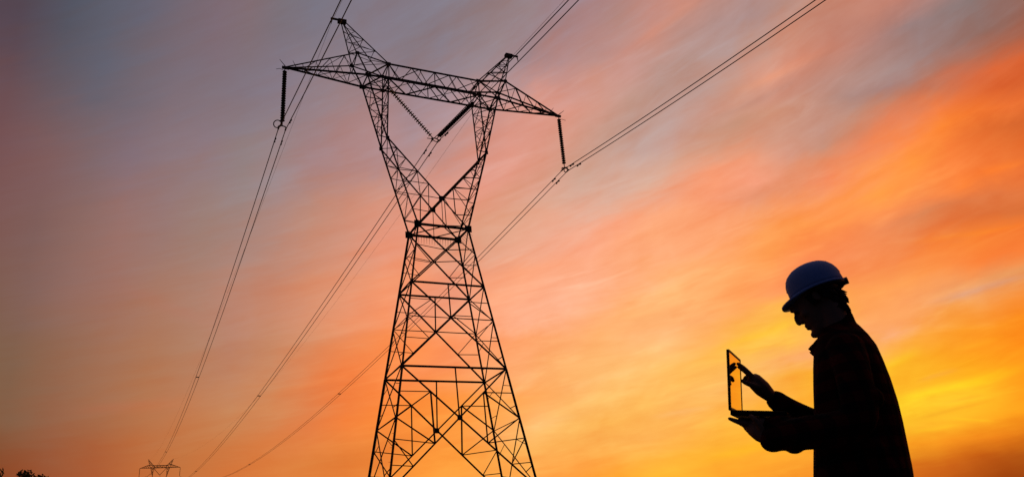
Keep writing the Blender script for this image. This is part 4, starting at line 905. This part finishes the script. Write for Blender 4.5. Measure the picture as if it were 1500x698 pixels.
# head in slices: height, front, back, half width
rings = []
for z, a, b, w in ((-0.122, -0.080, -0.045, 0.016), (-0.116, -0.094, -0.02, 0.030), (-0.104, -0.096, 0.004, 0.041), (-0.09, -0.095, 0.014, 0.047),
                   (-0.078, -0.089, 0.022, 0.051), (-0.066, -0.091, 0.030, 0.054), (-0.052, -0.090, 0.040, 0.058),
                   (-0.036, -0.089, 0.062, 0.063), (-0.015, -0.090, 0.080, 0.067), (0.005, -0.086, 0.092, 0.070), (0.018, -0.081, 0.096, 0.072),
                   (0.034, -0.088, 0.096, 0.073), (0.055, -0.078, 0.092, 0.073), (0.075, -0.055, 0.082, 0.066), (0.09, -0.03, 0.066, 0.052), (0.098, 0.0, 0.045, 0.027)):
    o = oval(((a + b) / 2, 0, z), (b - a) / 2, w, 24, 2.15)
    rings.append([hp(*q) for q in o])
body.ring_loft(rings)
# nose, lips, chin, brows, ears
body.limb([(-0.124, 0, 1.640), (-0.131, 0, 1.605), (-0.139, 0, 1.570), (-0.1525, 0, 1.541)], [0.026, 0.0175, 0.0125, 0.0098], 12, 4)
body.tube([hp(-0.082, 0, 0.016), hp(-0.100, 0, -0.004), hp(-0.104, 0, -0.020), hp(-0.106, 0, -0.028)], [0.007, 0.009, 0.0115, 0.010], 10)
body.ball(hp(-0.103, 0, -0.027), 0.012); body.ball(hp(-0.092, 0.011, -0.032), 0.0085); body.ball(hp(-0.092, -0.011, -0.032), 0.0085)
body.limb([hp(-0.084, 0.022, -0.056), hp(-0.0935, 0, -0.053), hp(-0.084, -0.022, -0.056)], [0.004, 0.0075, 0.004], 8, 3)
body.limb([hp(-0.084, 0.020, -0.065), hp(-0.0945, 0, -0.067), hp(-0.084, -0.020, -0.065)], [0.004, 0.0075, 0.004], 8, 3)
body.ball(hp(-0.092, 0, -0.100), (0.018, 0.022, 0.016))
for s in (-1, 1):
    body.limb([hp(-0.088, s * 0.012, 0.030), hp(-0.090, s * 0.030, 0.036), hp(-0.078, s * 0.048, 0.028)], [0.006, 0.008, 0.005], 8, 3)
    body.ball(hp(-0.080, s * 0.030, 0.012), (0.014, 0.013, 0.011))
    body.ball(hp(-0.062, s * 0.045, -0.022), (0.022, 0.016, 0.02))
    body.ball(hp(0.012, s * 0.073, -0.002), (0.018, 0.007, 0.030), rot=HR)
# neck
body.limb([hp(0.03, 0, -0.02), (-0.005, 0, 1.53), (0.015, 0, 1.44), (0.02, 0, 1.36)], [0.066, 0.066, 0.068, 0.07], 16, 4)
# torso under the clothes, hips
rings = []
for z, a, b, w in ((1.43, -0.05, 0.10, 0.07), (1.40, -0.085, 0.125, 0.15), (1.34, -0.11, 0.135, 0.175), (1.22, -0.13, 0.135, 0.16), (1.10, -0.14, 0.12, 0.145), (1.0, -0.15, 0.11, 0.145), (0.9, -0.16, 0.10, 0.165), (0.82, -0.15, 0.09, 0.16)):
    rings.append(oval(((a + b) / 2, 0, z), (b - a) / 2, w, 20))
body.ring_loft(rings)
# legs, standing with the far foot a little ahead
for s, kx, ax in ((-1, -0.05, 0.0), (1, -0.09, -0.06)):
    body.limb([(-0.035, s * 0.09, 0.90), (kx, s * 0.10, 0.52), (ax + 0.01, s * 0.105, 0.10)], [0.088, 0.055, 0.038], 14, 5)
    body.limb([(ax + 0.04, s * 0.105, 0.045), (ax - 0.17, s * 0.125, 0.03)], [0.035, 0.03], 10, 3)
# arms: shoulder, elbow, wrist
NEAR = dict(sh=(0.010, -0.165, 1.335), el=(0.0, -0.25, 1.035), wr=(-0.372, -0.165, 1.025))
FARA = dict(sh=(0.01, 0.165, 1.335), el=(-0.12, 0.215, 1.075), wr=(-0.352, 0.11, 1.253))
for A in (NEAR, FARA):
    body.limb([A['sh'], lerp(A['sh'], A['el'], 0.5), A['el'], lerp(A['el'], A['wr'], 0.35), A['wr']], [0.052, 0.046, 0.040, 0.038, 0.027], 14, 4)
def finger(pts, r):
    body.limb(pts, r, 10, 4)
# near hand: palm up under the laptop
body.limb([(-0.370, -0.165, 1.030), (-0.398, -0.140, 1.060), (-0.425, -0.115, 1.092), (-0.445, -0.105, 1.104)], [0.032, 0.042, 0.042, 0.034], 14, 4, up=(0, 1, 0.2), flat=1.15)
for k, (y, ln) in enumerate(((-0.152, 0.86), (-0.126, 0.98), (-0.100, 1.0), (-0.074, 0.92))):
    a = Vector((-0.448, y, 1.107 + 0.004 * k)); d = Vector((-0.080, 0.014 * (k - 1), 0.030)) * ln
    finger([a, a + d * 0.45 + Vector((0, 0, -0.004)), a + d * 0.78, a + d + Vector((0.0, 0, 0.004))], [0.0125, 0.0115, 0.0100, 0.0075])
body.ball((-0.395, -0.135, 1.098), (0.045, 0.05, 0.032)); body.ball((-0.465, -0.115, 1.118), (0.032, 0.05, 0.020), rot=Matrix.Rotation(R(22), 3, 'Y'))
finger([(-0.385, -0.180, 1.060), (-0.40, -0.192, 1.098), (-0.412, -0.196, 1.118), (-0.425, -0.192, 1.132)], [0.015, 0.013, 0.011, 0.0085])
# far hand: raised, index and middle finger reach for the screen
body.limb([(-0.352, 0.11, 1.253), (-0.380, 0.085, 1.290), (-0.408, 0.065, 1.330)], [0.029, 0.040, 0.037], 14, 4, up=(0, 1, 0), flat=1.2)
finger([(-0.406, 0.040, 1.338), (-0.428, 0.030, 1.372), (-0.446, 0.026, 1.396), (-0.462, 0.024, 1.412)], [0.0135, 0.0122, 0.0108, 0.0082])
finger([(-0.409, 0.061, 1.337), (-0.431, 0.056, 1.368), (-0.450, 0.054, 1.390), (-0.464, 0.054, 1.402)], [0.0135, 0.0122, 0.0108, 0.0082])
finger([(-0.410, 0.083, 1.330), (-0.434, 0.084, 1.352), (-0.447, 0.086, 1.350), (-0.455, 0.086, 1.338)], [0.0135, 0.0122, 0.0108, 0.0082])
finger([(-0.404, 0.102, 1.322), (-0.424, 0.106, 1.338), (-0.436, 0.108, 1.334), (-0.441, 0.108, 1.322)], [0.0095, 0.0085, 0.0075, 0.0065])
finger([(-0.388, 0.045, 1.290), (-0.415, 0.018, 1.300), (-0.438, 0.004, 1.312), (-0.455, -0.002, 1.326)], [0.016, 0.0135, 0.0115, 0.0085])
bo = fuse('body', body, 0.0048, PER, 'skin', 3)

# nails and eyes
for s in (-1, 1):
    link('eye', Shape().ball(hp(-0.086, s * 0.030, 0.006), (0.010, 0.011, 0.008)).mesh('eye', True), PER, 'hair')

# shirt: torso, sleeves, collar, loose hem
sh = Shape(); rings = []
rnd = random.Random(4)
for z, a, b, w in ((1.505, -0.045, 0.080, 0.062), (1.475, -0.07, 0.100, 0.085), (1.43, -0.10, 0.124, 0.150), (1.375, -0.124, 0.146, 0.190), (1.31, -0.140, 0.156, 0.21), (1.23, -0.157, 0.165, 0.205),
                   (1.13, -0.176, 0.170, 0.195), (1.04, -0.197, 0.168, 0.19), (0.95, -0.218, 0.163, 0.195), (0.86, -0.238, 0.158, 0.205), (0.78, -0.236, 0.150, 0.205), (0.74, -0.23, 0.146, 0.203)):
    rings.append(oval(((a + b) / 2, 0, z), (b - a) / 2, w, 28, 2.2))
sh.ring_loft(rings)
sh.limb([(0.015, -0.15, 1.355), (0.02, -0.215, 1.25), (0.015, -0.252, 1.13), (0.0, -0.258, 1.045), (-0.09, -0.245, 1.020), (-0.20, -0.220, 1.024), (-0.29, -0.195, 1.028), (-0.360, -0.172, 1.026)],
        [0.082, 0.074, 0.070, 0.070, 0.072, 0.070, 0.064, 0.052], 16, 4)
sh.limb([(0.02, 0.15, 1.37), (-0.01, 0.225, 1.25), (-0.07, 0.25, 1.13), (-0.13, 0.225, 1.085), (-0.21, 0.175, 1.130), (-0.285, 0.14, 1.185), (-0.338, 0.118, 1.238)],
        [0.082, 0.070, 0.066, 0.066, 0.059, 0.053, 0.045], 16, 4)
# sleeve folds and cuffs
for (x, y, z, r) in ((-0.16, -0.235, 1.045, 0.05), (-0.09, -0.26, 0.985, 0.055), (-0.27, -0.20, 0.985, 0.045), (-0.352, -0.175, 1.016, 0.058), (-0.31, -0.165, 1.07, 0.062), (-0.345, -0.15, 1.075, 0.055), (-0.25, -0.16, 1.05, 0.065), (-0.24, 0.16, 1.165, 0.046), (-0.19, 0.18, 1.13, 0.055),
                     (-0.328, 0.122, 1.232, 0.045), (0.05, -0.24, 1.12, 0.065), (0.0, -0.27, 1.09, 0.06), (-0.29, 0.135, 1.178, 0.044)):
    sh.ball((x, y, z), (r, r * 0.9, r * 0.82))
for k in range(16):
    z = 0.8 + 0.5 * rnd.random(); a = rnd.choice((-1, 1)) * rnd.uniform(0.7, 1.5)
    sh.ball((0.0 + 0.10 * math.cos(a), 0.165 * math.sin(a), z), (0.05, 0.05, rnd.uniform(0.03, 0.09)))
# collar: a stand round the neck, and its points flaring out at the throat
def collar(t0, t1, zt, zb, out):
    n = 14; top = []; bot = []; topo = []; boto = []
    for i in range(n + 1):
        t = t0 + (t1 - t0) * i / n
        fx = 0.5 - 0.5 * math.cos(t)         # 0 at back, 1 at the throat
        cx, rx, ry = 0.005, 0.068 + 0.065 * fx ** 3 * out, 0.070
        x = cx + rx * math.cos(t); y = ry * math.sin(t) * (1 - 0.25 * fx)
        zz = zt - 0.125 * fx; zl = zb - 0.07 * fx
        top.append(Vector((x, y, zz))); bot.append(Vector((x * 1.18 + 0.0, y * 1.22, zl)))
    for i in range(n):
        c = [top[i], top[i + 1], bot[i + 1], bot[i]]
        nrm_ = (c[1] - c[0]).cross(c[3] - c[0]).normalized() * 0.007
        k = len(sh.v); sh.v += [q - nrm_ for q in c] + [q + nrm_ for q in c]
        sh.f += [(k, k + 1, k + 2, k + 3), (k + 7, k + 6, k + 5, k + 4), (k, k + 4, k + 5, k + 1), (k + 1, k + 5, k + 6, k + 2), (k + 2, k + 6, k + 7, k + 3), (k + 3, k + 7, k + 4, k)]
collar(0, math.pi, 1.545, 1.455, 0.0); collar(0, -math.pi, 1.545, 1.455, 0.0)
for s in (-1, 1):     # pointed collar leaves
    tri = [Vector((-0.050, s * 0.074, 1.490)), Vector((-0.086, s * 0.050, 1.448)), Vector((-0.141, s * 0.036, 1.408)), Vector((-0.108, s * 0.072, 1.366)), Vector((-0.055, s * 0.095, 1.41))]
    o_ = Vector((0.3, s, 0.1)).normalized() * 0.008
    sh.ring_loft([[q - o_ for q in tri], [q + o_ for q in tri]] if s > 0 else [[q + o_ for q in tri], [q - o_ for q in tri]])
sh.ball((-0.070, 0, 1.395), (0.045, 0.07, 0.045))
fuse('plaid_shirt', sh, 0.0065, PER, 'plaid', 3)
tr = Shape()
tr.ring_loft([oval((-0.038, 0, z), rx, ry, 22) for z, rx, ry in ((0.98, 0.15, 0.165), (0.88, 0.155, 0.18), (0.79, 0.145, 0.18))])
for s, kx, ax in ((-1, -0.05, 0.0), (1, -0.09, -0.06)):
    tr.limb([(-0.035, s * 0.092, 0.86), (kx, s * 0.10, 0.52), (ax + 0.01, s * 0.107, 0.11)], [0.105, 0.082, 0.072], 16, 5)
fuse('trousers', tr, 0.011, PER, 'trouser', 2)
for s, ax in ((-1, 0.0), (1, -0.06)):
    b = Shape().limb([(ax + 0.05, s * 0.107, 0.055), (ax - 0.06, s * 0.115, 0.052), (ax - 0.19, s * 0.128, 0.042)], [0.05, 0.05, 0.04], 14, 4)
    b.tube([(ax + 0.01, s * 0.107, 0.05), (ax + 0.01, s * 0.107, 0.17)], [0.056, 0.05], 14)
    b.box((ax - 0.06, s * 0.117, 0.014), (0.30, 0.096, 0.028))
    fuse('boot', b, 0.008, PER, 'boot', 2)

# hair: cap over the skull, tufts at the nape and temples
hr = Shape()
rings = []
for z, a, b, w in ((-0.03, 0.028, 0.088, 0.060), (0.0, 0.012, 0.104, 0.074), (0.03, -0.03, 0.108, 0.079), (0.06, -0.045, 0.100, 0.078), (0.08, -0.02, 0.088, 0.068), (0.096, 0.01, 0.06, 0.045)):
    rings.append([hp(*q) for q in oval(((a + b) / 2, 0, z), (b - a) / 2, w, 22)])
hr.ring_loft(rings)
hr.ball((0.000, 0, 1.615), (0.058, 0.064, 0.055)); hr.ball((0.008, 0, 1.57), (0.050, 0.058, 0.042))
rnd = random.Random(9)
for k in range(110):
    a = rnd.uniform(-1.6, 1.6); zz = rnd.uniform(-0.02, 0.06)
    b = hp(0.040 + 0.055 * math.cos(a), 0.072 * math.sin(a), zz)
    d = Vector((0.45 * math.cos(a) + 0.25, 0.3 * math.sin(a), -1)) + Vector((rnd.uniform(-.3, .35), rnd.uniform(-.3, .3), 0))
    ln = rnd.uniform(0.03, 0.05); d.normalize()
    hr.tube([b, b + d * ln * 0.5, b + d * ln + Vector((0.012 * math.cos(a), 0, 0.004))], [0.012, 0.010, 0.0015], 6)
for (bx, bz, ex, ez) in ((0.042, 1.59, 0.078, 1.548), (0.045, 1.58, 0.072, 1.538), (0.045, 1.63, 0.080, 1.60), (0.04, 1.60, 0.07, 1.575)):
    for y in (-0.03, 0.0, 0.03):
        hr.tube([(bx, y, bz), ((bx + ex) / 2 + 0.004, y, (bz + ez) / 2), (ex, y, ez)], [0.014, 0.011, 0.0015], 6)
for s in (-1, 1):
    for k in range(12):
        b = hp(-0.02 + 0.003 * k, s * 0.074, 0.02); hr.tube([b, b + HR @ Vector((0.0, 0, -0.05 - 0.01 * (k % 3)))], [0.005, 0.001], 5)
link('hair', hr.mesh('hair', True), PER, 'hair')

# hard hat
link('head_band', Shape().tube([(-0.045, 0, 1.70), (-0.045, 0, 1.655)], [0.098, 0.102], 24).mesh('head_band', True), PER, 'strap')
hat = Shape(); HC = Vector((-0.042, 0, 1.672))
HT = Matrix.Rotation(R(-12), 3, 'Y')
def hq(x, y, z): return HC + HT @ Vector((x, y, z))
n = 36; rings = []
prof_ = [(0.000, 1.000), (0.02, 0.998), (0.045, 0.985), (0.07, 0.945), (0.092, 0.872), (0.110, 0.765), (0.123, 0.62), (0.131, 0.45), (0.136, 0.26), (0.138, 0.08)]
for z, k in prof_:
    ring = []
    for j in range(n):
        a = 2 * math.pi * j / n
        rx = 0.128 if math.cos(a) > 0 else 0.126
        ring.append(hq(rx * k * math.cos(a), 0.112 * k * math.sin(a), z + 0.004 * math.exp(-(math.sin(a) / 0.16) ** 2) * (1 - k * 0.6)))
    rings.append(ring)
inner = [[HC + (p - HC) * 0.965 for p in r] for r in rings]
allr = list(reversed(inner)) + rings
hat.ring_loft(allr, cap=False)
hat.f.append(tuple(len(hat.v) - n + j for j in range(n))); hat.f.append(tuple(j for j in reversed(range(n))))
HATR = link('hard_hat', hat.mesh('hard_hat', True), PER, 'hat')
br = Shape(); rings = []
m = 40; top_in, top_out, bot_in, bot_out = [], [], [], []
for j in range(m):
    a = 2 * math.pi * j / m; ca, sa = math.cos(a), math.sin(a)
    front = max(0.0, -ca) ** 2.0
    w = 0.005 + 0.047 * front
    drop = -0.002 - 0.016 * front
    rin = (0.126, 0.111)
    x0, y0 = rin[0] * ca, rin[1] * sa; x1, y1 = (rin[0] + w) * ca, (rin[1] + w * 0.8) * sa
    top_in.append(hq(x0, y0, 0.008)); top_out.append(hq(x1, y1, 0.004 + drop)); bot_out.append(hq(x1, y1, drop - 0.004 - 0.002 * front)); bot_in.append(hq(x0 * 0.96, y0 * 0.98, -0.004 - 0.026 * front))
br.ring_loft([bot_in, top_in, top_out, bot_out], cap=False)
b0 = 0
for j in range(m):
    k = (j + 1) % m; br.f.append((3 * m + j, 3 * m + k, k, j))
link('brim', br.mesh('brim', True), HATR, 'hat')
rdg = Shape()
for y in (0.0,):
    pts = []
    for z, k in prof_[2:]: pts.append(hq(-0.126 * k, y, z + 0.001))
    for z, k in reversed(prof_[2:]): pts.append(hq(0.128 * k, y, z + 0.001))
    rdg.tube(pts, 0.003, 6)
link('ridge', rdg.mesh('ridge', True), HATR, 'hat')
kn = Shape().tube([hq(0.112, 0, -0.002), hq(0.142, 0, -0.004)], [0.018, 0.016], 12)
kn.limb([hq(0.03, -0.100, -0.008), hq(0.10, -0.06, -0.008), hq(0.124, 0, -0.004), hq(0.10, 0.06, -0.008), hq(0.03, 0.100, -0.008)], [0.007] * 5, 8, 4, flat=1.0)
link('adjuster_knob', kn.mesh('knob', True), HATR, 'strap')

# ------------------------------------------------------------------ laptop
# local frame of the person: hinge at the front, lid nearly upright, base tipped towards the body
LAP = empty('laptop', PER.matrix_basis @ Vector((-0.506, 0.0, 1.170)) if False else (0, 0, 0))
W_, D_, H_ = 0.36, 0.235, 0.268
PM = Matrix.Translation(Vector((-15.7846, -46.6782, 0))) @ Matrix.Rotation(R(-48.156), 4, 'Z')
LB = PM @ Matrix.Translation((-0.508, 0.0, 1.172)) @ Matrix.Rotation(R(4.0), 4, 'X') @ Matrix.Rotation(R(10), 4, 'Y')
LAP.matrix_world = LB
tag(LAP, 'open black laptop held on one palm, screen mirroring the orange sky', 'laptop')
base = Shape().box((D_ / 2, 0, 0), (D_, W_, 0.024))
bm_ = base.mesh('base'); o = link('base', bm_, LAP, 'laptop'); md = o.modifiers.new('b', 'BEVEL'); md.width = 0.004; md.segments = 2
link('touchpad', Shape().box((D_ * 0.78, 0, 0.0088), (0.062, 0.10, 0.001)).mesh('pad'), LAP, 'bezel')
key = Shape().box((0, 0, 0), (0.014, 0.0165, 0.003)).mesh('key')
for i in range(5):
    for j in range(15):
        o = link('key', key, LAP, 'key'); o.location = (0.035 + i * 0.0185, -0.145 + j * 0.0205, 0.0095)
lid = empty('lid'); lid.parent = LAP
lid.matrix_local = Matrix.Translation((0.0, 0, 0.010)) @ Matrix.Rotation(R(-1.0), 4, 'Y')
o = link('lid_shell', Shape().box((-0.004, 0, H_ / 2), (0.008, W_, H_)).mesh('lid_shell'), lid, 'laptop'); md = o.modifiers.new('b', 'BEVEL'); md.width = 0.003; md.segments = 2
link('screen', Shape().box((0.0012, 0, H_ / 2 + 0.0025), (0.002, W_ - 0.014, H_ - 0.021)).mesh('screen'), lid, 'screen')
bz = Shape()
bz.box((0.0025, 0, H_ - 0.0045), (0.004, W_, 0.009)); bz.box((0.0025, 0, 0.007), (0.004, W_, 0.014))
for s in (-1, 1): bz.box((0.0025, s * (W_ / 2 - 0.0035), H_ / 2 + 0.0025), (0.004, 0.007, H_ - 0.023))
link('bezel', bz.mesh('bezel'), lid, 'bezel')
link('hinge', Shape().tube([(0, -0.12, 0.008), (0, 0.12, 0.008)], 0.008, 10).mesh('hinge'), LAP, 'laptop')

# ------------------------------------------------------------------ field grass round the feet
gr = []; gf_ = []; rnd = random.Random(2)
for _ in range(16000):
    a = rnd.uniform(0, 6.283); d = 14 * rnd.random() ** 0.7
    x = -15.8 + d * math.cos(a); y = -46.7 + d * math.sin(a); z = ground_h(x, y)
    if math.hypot(x + 18.64, y + 49.24) < 1.0: continue
    h = rnd.uniform(0.05, 0.16); t = rnd.uniform(0, 3.14); w = 0.004; dx = rnd.uniform(-.05, .05); k = len(gr)
    gr += [(x - w * math.cos(t), y - w * math.sin(t), z), (x + w * math.cos(t), y + w * math.sin(t), z), (x + dx, y + dx * 0.5, z + h)]
    gf_.append((k, k + 1, k + 2))
tag(link('grass', mesh_from('grass', gr, gf_), None, 'grass'), 'short dry grass of the field round the standing person', 'grass', None, 'stuff')
sc.cycles.use_denoising = True
